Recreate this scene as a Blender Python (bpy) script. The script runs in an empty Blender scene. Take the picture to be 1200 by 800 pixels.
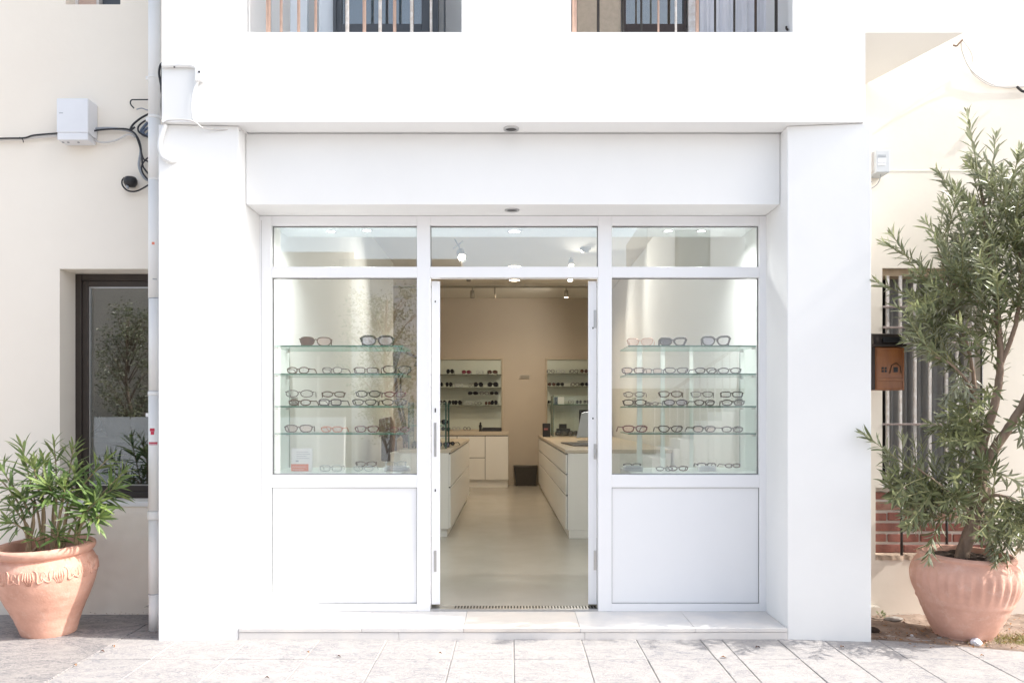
import bpy, bmesh, math, random
from mathutils import Vector, Matrix, Euler, noise as mnoise
random.seed(7)
R = math.radians
scene = bpy.context.scene
COL = scene.collection

# ------------------------------------------------------------------ camera, sky, sun, exposure
CZ = 1.31; CD = 5.4; F = 945.0; HX = 600.0; HY = 485.0
cam_d = bpy.data.cameras.new('camera'); cam = bpy.data.objects.new('camera', cam_d); COL.objects.link(cam)
cam.location = (0, -CD, CZ); cam.rotation_euler = (R(90), 0, 0)
cam_d.sensor_width = 36; cam_d.lens = F / 1200 * 36; cam_d.shift_y = 85 / 1200
cam_d.clip_start = 0.05; cam_d.clip_end = 500
scene.camera = cam

SUN_AZ = 98.0      # degrees from +Y towards +X
SUN_EL = 40.0
w = bpy.data.worlds.new('World'); scene.world = w; w.use_nodes = True
nt = w.node_tree; bg = nt.nodes['Background']
sky = nt.nodes.new('ShaderNodeTexSky'); sky.sky_type = 'NISHITA'; sky.sun_disc = False
sky.sun_elevation = R(SUN_EL); sky.sun_rotation = R(SUN_AZ); sky.air_density = 1.0; sky.dust_density = 2.5; sky.ozone_density = 0.6
hsv = nt.nodes.new('ShaderNodeHueSaturation'); hsv.inputs['Saturation'].default_value = 0.55; nt.links.new(sky.outputs[0], hsv.inputs['Color']); nt.links.new(hsv.outputs[0], bg.inputs[0]); bg.inputs[1].default_value = 0.15
sun_d = bpy.data.lights.new('sun', 'SUN'); sun = bpy.data.objects.new('sun', sun_d); COL.objects.link(sun)
sun_d.energy = 2.5; sun_d.angle = R(0.5); sun_d.color = (1.0, 0.965, 0.91)
sdir = Vector((math.sin(R(SUN_AZ)) * math.cos(R(SUN_EL)), math.cos(R(SUN_AZ)) * math.cos(R(SUN_EL)), math.sin(R(SUN_EL))))
sun.rotation_euler = sdir.to_track_quat('Z', 'Y').to_euler(); sun.location = sdir * 30
scene.view_settings.view_transform = 'Standard'; scene.view_settings.look = 'None'
scene.view_settings.gamma = 1; scene.view_settings.exposure = 1.38; scene.view_settings.use_curve_mapping = False
try:
    scene.cycles.max_bounces = 10; scene.cycles.diffuse_bounces = 5; scene.cycles.transparent_max_bounces = 24
except Exception: pass

def P(px, py, d):
    return Vector(((px - HX) * d / F, d - CD, CZ - (py - HY) * d / F))
def PX(px, d): return (px - HX) * d / F
def PZ(py, d): return CZ - (py - HY) * d / F
def D(d): return d - CD

# ------------------------------------------------------------------ materials
MATS = {}
def mat(name, col, rough=0.6, metal=0.0, bloom=None, var=0.0, vscale=8.0, bump=0.0, bscale=60.0, var2=None, spec=None, trans=0.0, bdetail=4.0, coat=0.0, streak=0.0):
    if name in MATS: return MATS[name]
    m = bpy.data.materials.new(name); m.use_nodes = True; MATS[name] = m
    n = m.node_tree; b = n.nodes['Principled BSDF']
    b.inputs['Roughness'].default_value = rough; b.inputs['Metallic'].default_value = metal
    if spec is not None: b.inputs['Specular IOR Level'].default_value = spec
    if coat: b.inputs['Coat Weight'].default_value = coat
    tc = n.nodes.new('ShaderNodeTexCoord')
    b.inputs['Base Color'].default_value = (*col, 1)
    if var > 0 or var2:
        nz = n.nodes.new('ShaderNodeTexNoise'); nz.inputs['Scale'].default_value = vscale; nz.inputs['Detail'].default_value = 8; nz.inputs['Roughness'].default_value = 0.6
        mp = n.nodes.new('ShaderNodeMapping')
        if streak: mp.inputs['Scale'].default_value = (1, 1, streak)
        n.links.new(tc.outputs['Object'], mp.inputs['Vector']); n.links.new(mp.outputs['Vector'], nz.inputs['Vector'])
        cr = n.nodes.new('ShaderNodeValToRGB'); cr.color_ramp.elements[0].position = 0.32; cr.color_ramp.elements[1].position = 0.68
        c2 = var2 if var2 else tuple(c * (1 - var) for c in col)
        cr.color_ramp.elements[0].color = (*c2, 1); cr.color_ramp.elements[1].color = (*col, 1)
        n.links.new(nz.outputs['Fac'], cr.inputs['Fac']); n.links.new(cr.outputs['Color'], b.inputs['Base Color'])
        if bloom:
            n2 = n.nodes.new('ShaderNodeTexNoise'); n2.inputs['Scale'].default_value = vscale*1.7; n2.inputs['Detail'].default_value = 12; n2.inputs['Roughness'].default_value = 0.72
            m2 = n.nodes.new('ShaderNodeMapping'); m2.inputs['Scale'].default_value = (1, 1, 1.3); m2.inputs['Location'].default_value = (3, 7, 1); n.links.new(tc.outputs['Object'], m2.inputs['Vector']); n.links.new(m2.outputs['Vector'], n2.inputs['Vector'])
            c3 = n.nodes.new('ShaderNodeValToRGB'); c3.color_ramp.elements[0].position = .52; c3.color_ramp.elements[1].position = .92; n.links.new(n2.outputs['Fac'], c3.inputs['Fac'])
            mm = n.nodes.new('ShaderNodeMixRGB'); mm.inputs['Color2'].default_value = (*bloom, 1); n.links.new(c3.outputs['Color'], mm.inputs['Fac']); n.links.new(cr.outputs['Color'], mm.inputs['Color1']); n.links.new(mm.outputs['Color'], b.inputs['Base Color'])
    if bump > 0:
        nb = n.nodes.new('ShaderNodeTexNoise'); nb.inputs['Scale'].default_value = bscale; nb.inputs['Detail'].default_value = bdetail
        n.links.new(tc.outputs['Object'], nb.inputs['Vector'])
        bp = n.nodes.new('ShaderNodeBump'); bp.inputs['Strength'].default_value = bump; bp.inputs['Distance'].default_value = 0.004
        n.links.new(nb.outputs['Fac'], bp.inputs['Height']); n.links.new(bp.outputs['Normal'], b.inputs['Normal'])
    return m

plaster = mat('white_plaster', (0.83, 0.83, 0.82), 0.9, var=0.03, vscale=1.7, bump=0.25, bscale=9, spec=0.15)
cream = mat('cream_plaster', (0.86, 0.795, 0.70), 0.92, var2=(0.83, 0.76, 0.665), vscale=1.1, bump=0.35, bscale=14, spec=0.15)
cream_r = mat('pale_cream_plaster', (0.79, 0.735, 0.655), 0.92, var2=(0.74, 0.68, 0.595), vscale=1.3, bump=0.3, bscale=12, spec=0.15)
upvc = mat('white_upvc', (0.84, 0.845, 0.86), 0.28, var=0.015, vscale=2, spec=0.5)
panelm = mat('white_panel', (0.83, 0.84, 0.855), 0.33, var=0.02, vscale=1.2)
inwall = mat('interior_white_paint', (0.85, 0.87, 0.865), 0.85, var=0.03, vscale=1.5)
backwall = mat('lamp_tinted_wall_paint', (0.55, 0.475, 0.385), 0.85, var=0.04, vscale=1.2)  # white walls; the warm dim lamplight is put into this beige
ceilm = mat('ceiling_paint', (0.72, 0.69, 0.62), 0.85, var=0.03, vscale=1.5)
cabinet = mat('white_lacquer', (0.80, 0.78, 0.73), 0.35, var=0.02, vscale=2)
topm = mat('beige_countertop', (0.58, 0.50, 0.39), 0.3, var=0.08, vscale=20)
dark = mat('black_plastic', (0.015, 0.015, 0.017), 0.35, var=0.2, vscale=30)
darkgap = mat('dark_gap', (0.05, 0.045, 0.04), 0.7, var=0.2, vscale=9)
chrome = mat('brushed_steel', (0.55, 0.55, 0.55), 0.3, 1.0, var=0.1, vscale=30)
brownframe = mat('dark_brown_aluminium', (0.045, 0.034, 0.028), 0.42, var=0.2, vscale=12)
blueframe = mat('slate_grey_aluminium', (0.075, 0.085, 0.10), 0.45, var=0.15, vscale=10)
terra = mat('terracotta', (0.71, 0.405, 0.31), 0.85, var2=(0.56, 0.30, 0.22), vscale=7, bloom=(0.76, 0.56, 0.47), bump=0.45, bscale=70)
terra2 = mat('faded_terracotta', (0.71, 0.415, 0.325), 0.85, var2=(0.55, 0.31, 0.235), vscale=6, bloom=(0.78, 0.58, 0.50), bump=0.45, bscale=60)
soilm = mat('potting_soil', (0.05, 0.03, 0.02), 0.95, var=0.5, vscale=60, bump=1.0, bscale=90)
pipe_m = mat('white_pvc_pipe', (0.82, 0.81, 0.79), 0.6, var=0.02, vscale=6)
boxm = mat('pale_grey_plastic', (0.76, 0.765, 0.79), 0.45, var=0.04, vscale=6)
cblk = mat('black_cable_rubber', (0.02, 0.02, 0.024), 0.5, var=0.2, vscale=30)
cgry = mat('grey_cable_rubber', (0.35, 0.37, 0.40), 0.55, var=0.15, vscale=30)
cwht = mat('white_cable_rubber', (0.60, 0.58, 0.56), 0.6, var=0.06, vscale=30)
copper = mat('copper_painted_metal', (0.56, 0.39, 0.32), 0.5, 0.2, var=0.15, vscale=20)
ironw = mat('white_painted_iron', (0.76, 0.755, 0.75), 0.5, var2=(0.52, 0.46, 0.42), vscale=26)
rustiron = mat('weathered_grey_iron', (0.36, 0.29, 0.27), 0.65, var=0.4, vscale=30)
blackiron = mat('black_painted_iron', (0.03, 0.026, 0.025), 0.5, var=0.3, vscale=20)
barkm = mat('grey_brown_bark', (0.33, 0.24, 0.18), 0.9, var2=(0.19, 0.135, 0.10), vscale=30, bump=1.0, bscale=70, streak=0.3)
twigm = mat('pale_green_twig', (0.28, 0.27, 0.13), 0.7, var=0.3, vscale=20)
stemm = mat('pale_tan_stem', (0.42, 0.32, 0.20), 0.8, var=0.35, vscale=40, bump=0.5, bscale=80)
curtain = mat('grey_curtain_fabric', (0.30, 0.30, 0.30), 0.9, var=0.15, vscale=10)
curtw = mat('white_curtain_fabric', (0.74, 0.74, 0.78), 0.9, var=0.06, vscale=8)
beigem = mat('matt_beige_fill', (0.50, 0.42, 0.33), 0.9, var=0.15, vscale=30)
mailm = mat('varnished_wood', (0.33, 0.12, 0.035), 0.3, var2=(0.20, 0.07, 0.022), vscale=16, streak=0.15, coat=0.3)
mailtop = mat('dark_bronze_metal', (0.06, 0.045, 0.04), 0.35, 0.6, var=0.2, vscale=20)
paperw = mat('white_paper', (0.82, 0.81, 0.81), 0.8, var=0.02, vscale=8)
coral = mat('coral_print', (0.82, 0.26, 0.17), 0.7, var=0.1, vscale=50)
redst = mat('red_sticker', (0.55, 0.03, 0.07), 0.5, var=0.15, vscale=60)
whitest = mat('white_stone', (0.74, 0.74, 0.78), 0.8, var=0.1, vscale=20, bump=0.6, bscale=30)
greyst = mat('grey_stone', (0.36, 0.33, 0.30), 0.9, var=0.25, vscale=20, bump=0.6, bscale=30)
marble = mat('cream_marble', (0.74, 0.70, 0.66), 0.5, var2=(0.60, 0.59, 0.59), vscale=3.5, bump=0.15, bscale=10)
marbleb = mat('beige_tinted_marble', (0.70, 0.63, 0.57), 0.5, var2=(0.64, 0.60, 0.56), vscale=4, bump=0.15, bscale=10)  # cream marble tinted beige, for the middle tread
mortar = mat('pale_mortar', (0.62, 0.57, 0.52), 0.95, var=0.1, vscale=30, bump=0.6, bscale=80)
brickm = mat('red_brick', (0.31, 0.125, 0.095), 0.9, var2=(0.19, 0.085, 0.07), vscale=18, bump=0.7, bscale=60)
brickm2 = mat('brown_red_brick', (0.24, 0.11, 0.085), 0.9, var2=(0.42, 0.26, 0.20), vscale=14, bump=0.7, bscale=60)
ledgem = mat('crumbling_render', (0.56, 0.44, 0.34), 0.95, var=0.4, vscale=45, bump=1.0, bscale=50)
sandm = mat('pavement_mortar', (0.46, 0.42, 0.385), 0.95, var=0.2, vscale=30, bump=0.6, bscale=80)
shopfloor = mat('beige_resin_floor', (0.44, 0.418, 0.37), 0.22, var2=(0.40, 0.378, 0.33), vscale=1.8, bump=0.08, bscale=3)
earth = mat('dry_earth', (0.34, 0.26, 0.205), 0.95, var2=(0.17, 0.12, 0.09), vscale=9, bump=1.0, bscale=60, bdetail=10)
dleaf = mat('dry_leaf', (0.40, 0.20, 0.08), 0.8, var=0.4, vscale=30)
dleaf2 = mat('dark_dry_leaf', (0.13, 0.06, 0.04), 0.8, var=0.4, vscale=30)
grassm = mat('dry_green_grass', (0.20, 0.22, 0.05), 0.8, var2=(0.34, 0.27, 0.12), vscale=8)
displaym = mat('white_display_board', (0.80, 0.81, 0.82), 0.4, var=0.02, vscale=3)
tanleather = mat('brown_leather', (0.20, 0.13, 0.085), 0.55, var=0.15, vscale=30)
darkcloth = mat('black_upholstery', (0.02, 0.02, 0.028), 0.85, var=0.3, vscale=30)
bronze = mat('brown_bronze', (0.075, 0.042, 0.022), 0.35, 0.5, var=0.2, vscale=30)
rustm = None
wicker = mat('dark_grey_plastic', (0.06, 0.052, 0.045), 0.6, var=0.2, vscale=20)
roofm = mat('ochre_stone_wall', (0.46, 0.41, 0.34), 0.9, var=0.35, vscale=5, bump=0.8, bscale=8)
oppm = mat('white_render_opposite', (0.84, 0.84, 0.825), 0.9, var=0.05, vscale=1)
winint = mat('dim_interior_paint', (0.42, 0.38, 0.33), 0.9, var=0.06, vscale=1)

def paving_mat(name, base, vein, amt):
    m = bpy.data.materials.new(name); m.use_nodes = True; MATS[name] = m
    n = m.node_tree; b = n.nodes['Principled BSDF']; b.inputs['Roughness'].default_value = 0.72; b.inputs['Specular IOR Level'].default_value = 0.3
    ge = n.nodes.new('ShaderNodeNewGeometry')
    mp = n.nodes.new('ShaderNodeMapping'); mp.inputs['Scale'].default_value = (1.0, 1.7, 1); mp.inputs['Rotation'].default_value = (0, 0, 0.5)
    n.links.new(ge.outputs['Position'], mp.inputs['Vector'])
    def nz(scale, dist, detail=8, rough=0.62):
        a = n.nodes.new('ShaderNodeTexNoise'); a.inputs['Scale'].default_value = scale; a.inputs['Detail'].default_value = detail
        a.inputs['Roughness'].default_value = rough; a.inputs['Distortion'].default_value = dist; n.links.new(mp.outputs['Vector'], a.inputs['Vector']); return a
    big = nz(2.6, 2.2, 10, 0.7); fine = nz(19, 2.4, 10, 0.7); tiny = nz(55, 0.4)
    r1 = n.nodes.new('ShaderNodeValToRGB'); r1.color_ramp.elements[0].position = 0.43; r1.color_ramp.elements[1].position = 0.66
    r1.color_ramp.elements[0].color = (1, 1, 1, 1); r1.color_ramp.elements[1].color = (0, 0, 0, 1); n.links.new(big.outputs['Fac'], r1.inputs['Fac'])
    r2 = n.nodes.new('ShaderNodeValToRGB'); r2.color_ramp.elements[0].position = 0.38; r2.color_ramp.elements[1].position = 0.60
    r2.color_ramp.elements[0].color = (1, 1, 1, 1); r2.color_ramp.elements[1].color = (0, 0, 0, 1); n.links.new(fine.outputs['Fac'], r2.inputs['Fac'])
    mul = n.nodes.new('ShaderNodeMath'); mul.operation = 'MULTIPLY'; n.links.new(r1.outputs['Color'], mul.inputs[0]); n.links.new(r2.outputs['Color'], mul.inputs[1])
    oi = n.nodes.new('ShaderNodeObjectInfo')
    mul2 = n.nodes.new('ShaderNodeMath'); mul2.operation = 'MULTIPLY_ADD'; n.links.new(mul.outputs[0], mul2.inputs[0]); mul2.inputs[1].default_value = amt
    rr = n.nodes.new('ShaderNodeMath'); rr.operation = 'MULTIPLY'; n.links.new(oi.outputs['Random'], rr.inputs[0]); rr.inputs[1].default_value = 0.16
    n.links.new(rr.outputs[0], mul2.inputs[2])
    mx = n.nodes.new('ShaderNodeMixRGB'); mx.inputs['Color1'].default_value = (*base, 1); mx.inputs['Color2'].default_value = (*vein, 1)
    n.links.new(mul2.outputs[0], mx.inputs['Fac']); n.links.new(mx.outputs['Color'], b.inputs['Base Color'])
    ad = n.nodes.new('ShaderNodeMath'); ad.operation = 'MULTIPLY_ADD'; n.links.new(fine.outputs['Fac'], ad.inputs[0]); ad.inputs[1].default_value = 1.6; n.links.new(tiny.outputs['Fac'], ad.inputs[2])
    bp = n.nodes.new('ShaderNodeBump'); bp.inputs['Strength'].default_value = 0.55; bp.inputs['Distance'].default_value = 0.006
    n.links.new(ad.outputs[0], bp.inputs['Height']); n.links.new(bp.outputs['Normal'], b.inputs['Normal'])
    return m
paving = paving_mat('riven_cream_paving', (0.44, 0.41, 0.39), (0.20, 0.205, 0.225), 0.8)
paving_g = paving_mat('riven_grey_paving', (0.38, 0.35, 0.33), (0.14, 0.14, 0.155), 0.95)

def glass_mat(name, tint, f0=0.08, rough=0.0, grough=0.0):
    m = bpy.data.materials.new(name); m.use_nodes = True; MATS[name] = m
    n = m.node_tree; n.nodes.clear(); out = n.nodes.new('ShaderNodeOutputMaterial')
    tr = n.nodes.new('ShaderNodeBsdfTransparent'); tr.inputs['Color'].default_value = (*tint, 1)
    gl = n.nodes.new('ShaderNodeBsdfGlossy'); gl.inputs['Roughness'].default_value = grough; gl.inputs['Color'].default_value = (1, 1, 1, 1)
    # whole pane is modelled with two faces: each carries its share of the reflection
    lw = n.nodes.new('ShaderNodeLayerWeight'); lw.inputs['Blend'].default_value = 0.25
    mr = n.nodes.new('ShaderNodeMapRange'); mr.inputs['From Min'].default_value = 0; mr.inputs['From Max'].default_value = 1
    mr.inputs['To Min'].default_value = f0; mr.inputs['To Max'].default_value = 0.85
    n.links.new(lw.outputs['Fresnel'], mr.inputs['Value'])
    mx = n.nodes.new('ShaderNodeMixShader'); n.links.new(mr.outputs['Result'], mx.inputs['Fac'])
    n.links.new(tr.outputs[0], mx.inputs[1]); n.links.new(gl.outputs[0], mx.inputs[2]); n.links.new(mx.outputs[0], out.inputs['Surface'])
    return m
shopglass = glass_mat('shop_window_glass', (0.98, 0.992, 0.985), 0.13)
mirglass = glass_mat('tinted_window_glass', (0.62, 0.68, 0.68), 0.16)
shelfglass = glass_mat('green_tinted_shelf_glass', (0.95, 0.983, 0.967), 0.03)
caseglass = glass_mat('case_glass', (0.975, 0.99, 0.98), 0.02)
edgeglass = mat('green_glass_edge', (0.02, 0.14, 0.105), 0.5, var=0.2, vscale=20, spec=0.2)
edgeglass2 = mat('pale_green_glass_edge', (0.05, 0.22, 0.17), 0.5, var=0.2, vscale=20, spec=0.2)
lensclear = glass_mat('clear_lens', (0.97, 0.97, 0.975), 0.04)
lenspink = glass_mat('rose_lens', (0.96, 0.89, 0.88), 0.04)
lensblue = glass_mat('pale_blue_lens', (0.84, 0.845, 0.93), 0.08)
lensdark = glass_mat('dark_blue_lens', (0.06, 0.06, 0.14), 0.10)
lensbrown = glass_mat('brown_lens', (0.30, 0.15, 0.11), 0.08)
acryl = glass_mat('clear_acrylic', (0.985, 0.99, 0.99), 0.0)

def emis(name, col, s):
    m = bpy.data.materials.new(name); m.use_nodes = True; MATS[name] = m
    b = m.node_tree.nodes['Principled BSDF']; b.inputs['Base Color'].default_value = (*col, 1)
    b.inputs['Emission Color'].default_value = (*col, 1); b.inputs['Emission Strength'].default_value = s
    return m
lampwarm = emis('warm_lamp_glow', (1.0, 0.86, 0.66), 7.0)
lampday = emis('neutral_lamp_glow', (1.0, 1.0, 1.0), 7.0)

def leaf_mat(name, top, under, trn=0.25, rough=0.42):
    m = bpy.data.materials.new(name); m.use_nodes = True; MATS[name] = m
    n = m.node_tree; b = n.nodes['Principled BSDF']; out = n.nodes['Material Output']
    b.inputs['Roughness'].default_value = rough
    ge = n.nodes.new('ShaderNodeNewGeometry'); oi = n.nodes.new('ShaderNodeObjectInfo')
    nz = n.nodes.new('ShaderNodeTexNoise'); nz.inputs['Scale'].default_value = 9; n.links.new(ge.outputs['Position'], nz.inputs['Vector'])
    hs = n.nodes.new('ShaderNodeHueSaturation')
    mx = n.nodes.new('ShaderNodeMixRGB'); mx.inputs['Color1'].default_value = (*top, 1); mx.inputs['Color2'].default_value = (*under, 1)
    n.links.new(ge.outputs['Backfacing'], mx.inputs['Fac']); n.links.new(mx.outputs['Color'], hs.inputs['Color'])
    mr = n.nodes.new('ShaderNodeMapRange'); mr.inputs['From Min'].default_value = 0.3; mr.inputs['From Max'].default_value = 0.7
    mr.inputs['To Min'].default_value = 0.6; mr.inputs['To Max'].default_value = 1.35; n.links.new(nz.outputs['Fac'], mr.inputs['Value'])
    n.links.new(mr.outputs['Result'], hs.inputs['Value'])
    mr2 = n.nodes.new('ShaderNodeMapRange'); mr2.inputs['To Min'].default_value = 0.47; mr2.inputs['To Max'].default_value = 0.51
    n.links.new(oi.outputs['Random'], mr2.inputs['Value']); n.links.new(mr2.outputs['Result'], hs.inputs['Hue'])
    n.links.new(hs.outputs['Color'], b.inputs['Base Color'])
    tl = n.nodes.new('ShaderNodeBsdfTranslucent'); n.links.new(hs.outputs['Color'], tl.inputs['Color'])
    ms = n.nodes.new('ShaderNodeMixShader'); ms.inputs['Fac'].default_value = trn
    n.links.new(b.outputs[0], ms.inputs[1]); n.links.new(tl.outputs[0], ms.inputs[2]); n.links.new(ms.outputs[0], out.inputs['Surface'])
    return m
leafL = leaf_mat('succulent_leaf_green', (0.12, 0.20, 0.06), (0.20, 0.29, 0.13))
leafLy = leaf_mat('young_leaf_green', (0.19, 0.28, 0.08), (0.25, 0.33, 0.13))
leafR = leaf_mat('oleander_leaf_green', (0.165, 0.19, 0.09), (0.33, 0.355, 0.25), 0.15, 0.28)
leafRy = leaf_mat('oleander_young_leaf', (0.27, 0.30, 0.15), (0.38, 0.41, 0.29), 0.3)

# ------------------------------------------------------------------ mesh helpers
class MB:
    def __init__(s): s.v = []; s.f = []; s.mi = []; s.mats = []; s.sm = []
    def m(s, mt):
        if mt not in s.mats: s.mats.append(mt)
        return s.mats.index(mt)
    def add(s, vs, fs, mt=None, smooth=False):
        k = len(s.v); s.v += [tuple(x) for x in vs]; i = s.m(mt) if mt else 0
        for f in fs: s.f.append(tuple(a + k for a in f)); s.mi.append(i); s.sm.append(smooth)
        return s
    def box(s, x0, x1, y0, y1, z0, z1, mt=None):
        if x0 > x1: x0, x1 = x1, x0
        if y0 > y1: y0, y1 = y1, y0
        if z0 > z1: z0, z1 = z1, z0
        vs = [(x0,y0,z0),(x1,y0,z0),(x1,y1,z0),(x0,y1,z0),(x0,y0,z1),(x1,y0,z1),(x1,y1,z1),(x0,y1,z1)]
        return s.add(vs, [(0,3,2,1),(4,5,6,7),(0,1,5,4),(1,2,6,5),(2,3,7,6),(3,0,4,7)], mt)
    def prism(s, foot, z0, z1, mt=None):
        n = len(foot); z0s = z0 if isinstance(z0, (list, tuple)) else [z0] * n
        vs = [(p[0], p[1], z0s[i]) for i, p in enumerate(foot)] + [(p[0], p[1], z1) for p in foot]
        fs = [tuple(reversed(range(n))), tuple(range(n, 2 * n))] + [(i, (i+1) % n, n + (i+1) % n, n + i) for i in range(n)]
        return s.add(vs, fs, mt)
    def tube(s, pts, r, seg=8, mt=None, closed=False, cap=True):
        pts = [Vector(p) for p in pts]; n = len(pts)
        rs = r if isinstance(r, (list, tuple)) else [r] * n
        tang = []
        for i in range(n):
            a = pts[(i - 1) % n] if (closed or i > 0) else pts[0]
            b = pts[(i + 1) % n] if (closed or i < n - 1) else pts[-1]
            t = (b - a); tang.append(t.normalized() if t.length > 1e-9 else Vector((0, 0, 1)))
        ref = Vector((0, 0, 1)) if abs(tang[0].z) < 0.9 else Vector((1, 0, 0))
        u = tang[0].cross(ref).normalized(); vs = []; fs = []
        for i in range(n):
            t = tang[i]; u = (u - t * u.dot(t)); u = u.normalized() if u.length > 1e-6 else t.orthogonal().normalized()
            v = t.cross(u)
            for k in range(seg):
                a = 2 * math.pi * k / seg; vs.append(pts[i] + (u * math.cos(a) + v * math.sin(a)) * rs[i])
        rng = n if closed else n - 1
        for i in range(rng):
            j = (i + 1) % n
            for k in range(seg):
                k2 = (k + 1) % seg; fs.append((i*seg+k, i*seg+k2, j*seg+k2, j*seg+k))
        if cap and not closed: fs.append(tuple(reversed(range(seg)))); fs.append(tuple((n-1)*seg + k for k in range(seg)))
        return s.add(vs, fs, mt, True)
    def lathe(s, prof, seg=32, mt=None, c=(0, 0, 0), disp=None):
        vs = []; fs = []; n = len(prof)
        for i, (r, z) in enumerate(prof):
            for k in range(seg):
                a = 2 * math.pi * k / seg; rr = r + (disp(a, z, r) if disp else 0)
                vs.append((c[0] + rr * math.cos(a), c[1] + rr * math.sin(a), c[2] + z))
        for i in range(n - 1):
            for k in range(seg):
                k2 = (k + 1) % seg; fs.append((i*seg+k, i*seg+k2, (i+1)*seg+k2, (i+1)*seg+k))
        return s.add(vs, fs, mt, True)
    def cyl(s, c, axis, r, h, seg=24, mt=None, r2=None):
        c = Vector(c); ax = Vector(axis).normalized(); q = ax.to_track_quat('Z', 'Y'); r2 = r if r2 is None else r2
        vs = [c + q @ Vector((r*math.cos(2*math.pi*k/seg), r*math.sin(2*math.pi*k/seg), 0)) for k in range(seg)]
        vs += [c + q @ Vector((r2*math.cos(2*math.pi*k/seg), r2*math.sin(2*math.pi*k/seg), h)) for k in range(seg)]
        k0 = len(s.v); s.add(vs, [(k, (k+1) % seg, seg + (k+1) % seg, seg + k) for k in range(seg)], mt, True)
        k0 = k0
        i = s.m(mt) if mt else 0
        s.f.append(tuple(k0 + k for k in reversed(range(seg)))); s.mi.append(i); s.sm.append(False)
        s.f.append(tuple(k0 + seg + k for k in range(seg))); s.mi.append(i); s.sm.append(False)
        return s
    def mesh(s, name, mt=None):
        me = bpy.data.meshes.new(name); me.from_pydata(s.v, [], s.f)
        ms = s.mats if s.mats else [mt]
        for x in ms: me.materials.append(x)
        if s.mats: me.polygons.foreach_set('material_index', s.mi)
        me.polygons.foreach_set('use_smooth', s.sm); me.update(); return me
    def build(s, name, mt=None, parent=None, bevel=0, seg=2):
        o = bpy.data.objects.new(name, s.mesh(name, mt)); COL.objects.link(o)
        if parent: setpar(o, parent)
        if bevel:
            b = o.modifiers.new('bevel', 'BEVEL'); b.width = bevel; b.segments = seg; b.limit_method = 'ANGLE'; b.harden_normals = False
        return o
def world_loc(o):
    v = Vector(o.location); p = o.parent
    while p: v = v + Vector(p.location); p = p.parent
    return v
def setpar(o, parent, local=False):
    """all thing empties are unrotated at creation: children are built in world coordinates and shifted"""
    o.parent = parent
    if not local and parent.type == 'EMPTY': o.matrix_parent_inverse = Matrix.Translation(-Vector(parent.location))
def tag(o, label=None, cat=None, group=None, kind=None):
    if label: o['label'] = label
    if cat: o['category'] = cat
    if group: o['group'] = group
    if kind: o['kind'] = kind
    return o
def thing(name, label, cat, loc=(0, 0, 0), group=None):
    o = bpy.data.objects.new(name, None); COL.objects.link(o); o.location = loc; o.empty_display_size = 0.1
    return tag(o, label, cat, group)
def structure(o): o['kind'] = 'structure'; return o
def smooth_pts(pts, n=8):
    pts = [Vector(p) for p in pts]; out = []
    for i in range(len(pts) - 1):
        p0 = pts[max(i-1, 0)]; p1 = pts[i]; p2 = pts[i+1]; p3 = pts[min(i+2, len(pts)-1)]
        for k in range(n):
            t = k / n; out.append(0.5 * ((2*p1) + (p2-p0)*t + (2*p0-5*p1+4*p2-p3)*t*t + (-p0+3*p1-3*p2+p3)*t**3))
    out.append(pts[-1]); return out
def box(name, x0, x1, y0, y1, z0, z1, mt, parent=None, bevel=0):
    return MB().box(x0, x1, y0, y1, z0, z1).build(name, mt, parent, bevel)

GZ = -0.08     # pavement level
# ------------------------------------------------------------------ ground
g = MB(); g.add([(-60, -60, GZ-0.012), (60, -60, GZ-0.012), (60, 60, GZ-0.012), (-60, 60, GZ-0.012)], [(0, 1, 2, 3)])
ground = structure(g.build('pavement', paving))
bed = MB(); bed.add([(-4.2, D(3.2), GZ-0.0045), (3.9, D(3.2), GZ-0.0045), (3.9, D(5.75), GZ-0.0045), (-4.2, D(5.75), GZ-0.0045)], [(0, 1, 2, 3)])
setpar(bed.build('mortar_bed', sandm), ground)
def slab(x0, x1, y0, y1, mt, top=0.0, corner=None, name='paving_slab'):
    gp = random.uniform(.0012, .0034); n = 5; vs = []; fs = []
    pts = corner if corner else [(x0+gp, y0+gp), (x1-gp, y0+gp), (x1-gp, y1-gp), (x0+gp, y1-gp)]
    pts = [(p[0] + random.uniform(-.0015, .0015), p[1] + random.uniform(-.0015, .0015)) for p in pts]; z = GZ + top + random.uniform(-0.0015, 0.0015); tl = random.uniform(-0.0008, 0.0008); c = 0.004
    cx = sum(p[0] for p in pts) / 4; cy = sum(p[1] for p in pts) / 4
    inn = []
    for p in pts:
        dx, dy = cx - p[0], cy - p[1]; inn.append((p[0] + math.copysign(c, dx), p[1] + math.copysign(c, dy)))
    m = MB()
    vs = [(p[0], p[1], z - 0.03) for p in pts] + [(p[0], p[1], z - 0.003) for p in pts] + [(p[0], p[1], z + (tl if i % 2 else -tl)) for i, p in enumerate(inn)]
    fs = [(8, 9, 10, 11)] + [(i, (i+1) % 4, 4 + (i+1) % 4, 4 + i) for i in range(4)] + [(4+i, 4+(i+1) % 4, 8+(i+1) % 4, 8+i) for i in range(4)]
    m.add(vs, fs); return m.build(name, mt, ground)
xs = [-3.62, -3.19, -2.80, -2.42, -2.05, -1.62, -1.18, -0.77, -0.345, 0.01, 0.427, 0.765, 1.16, 1.292, 1.634, 1.92, 2.25, 2.66, 3.07, 3.5]
rows = [(D(3.35), D(3.75)), (D(3.75), D(4.17)), (D(4.17), D(4.58)), (D(4.58), D(4.985))]
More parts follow.
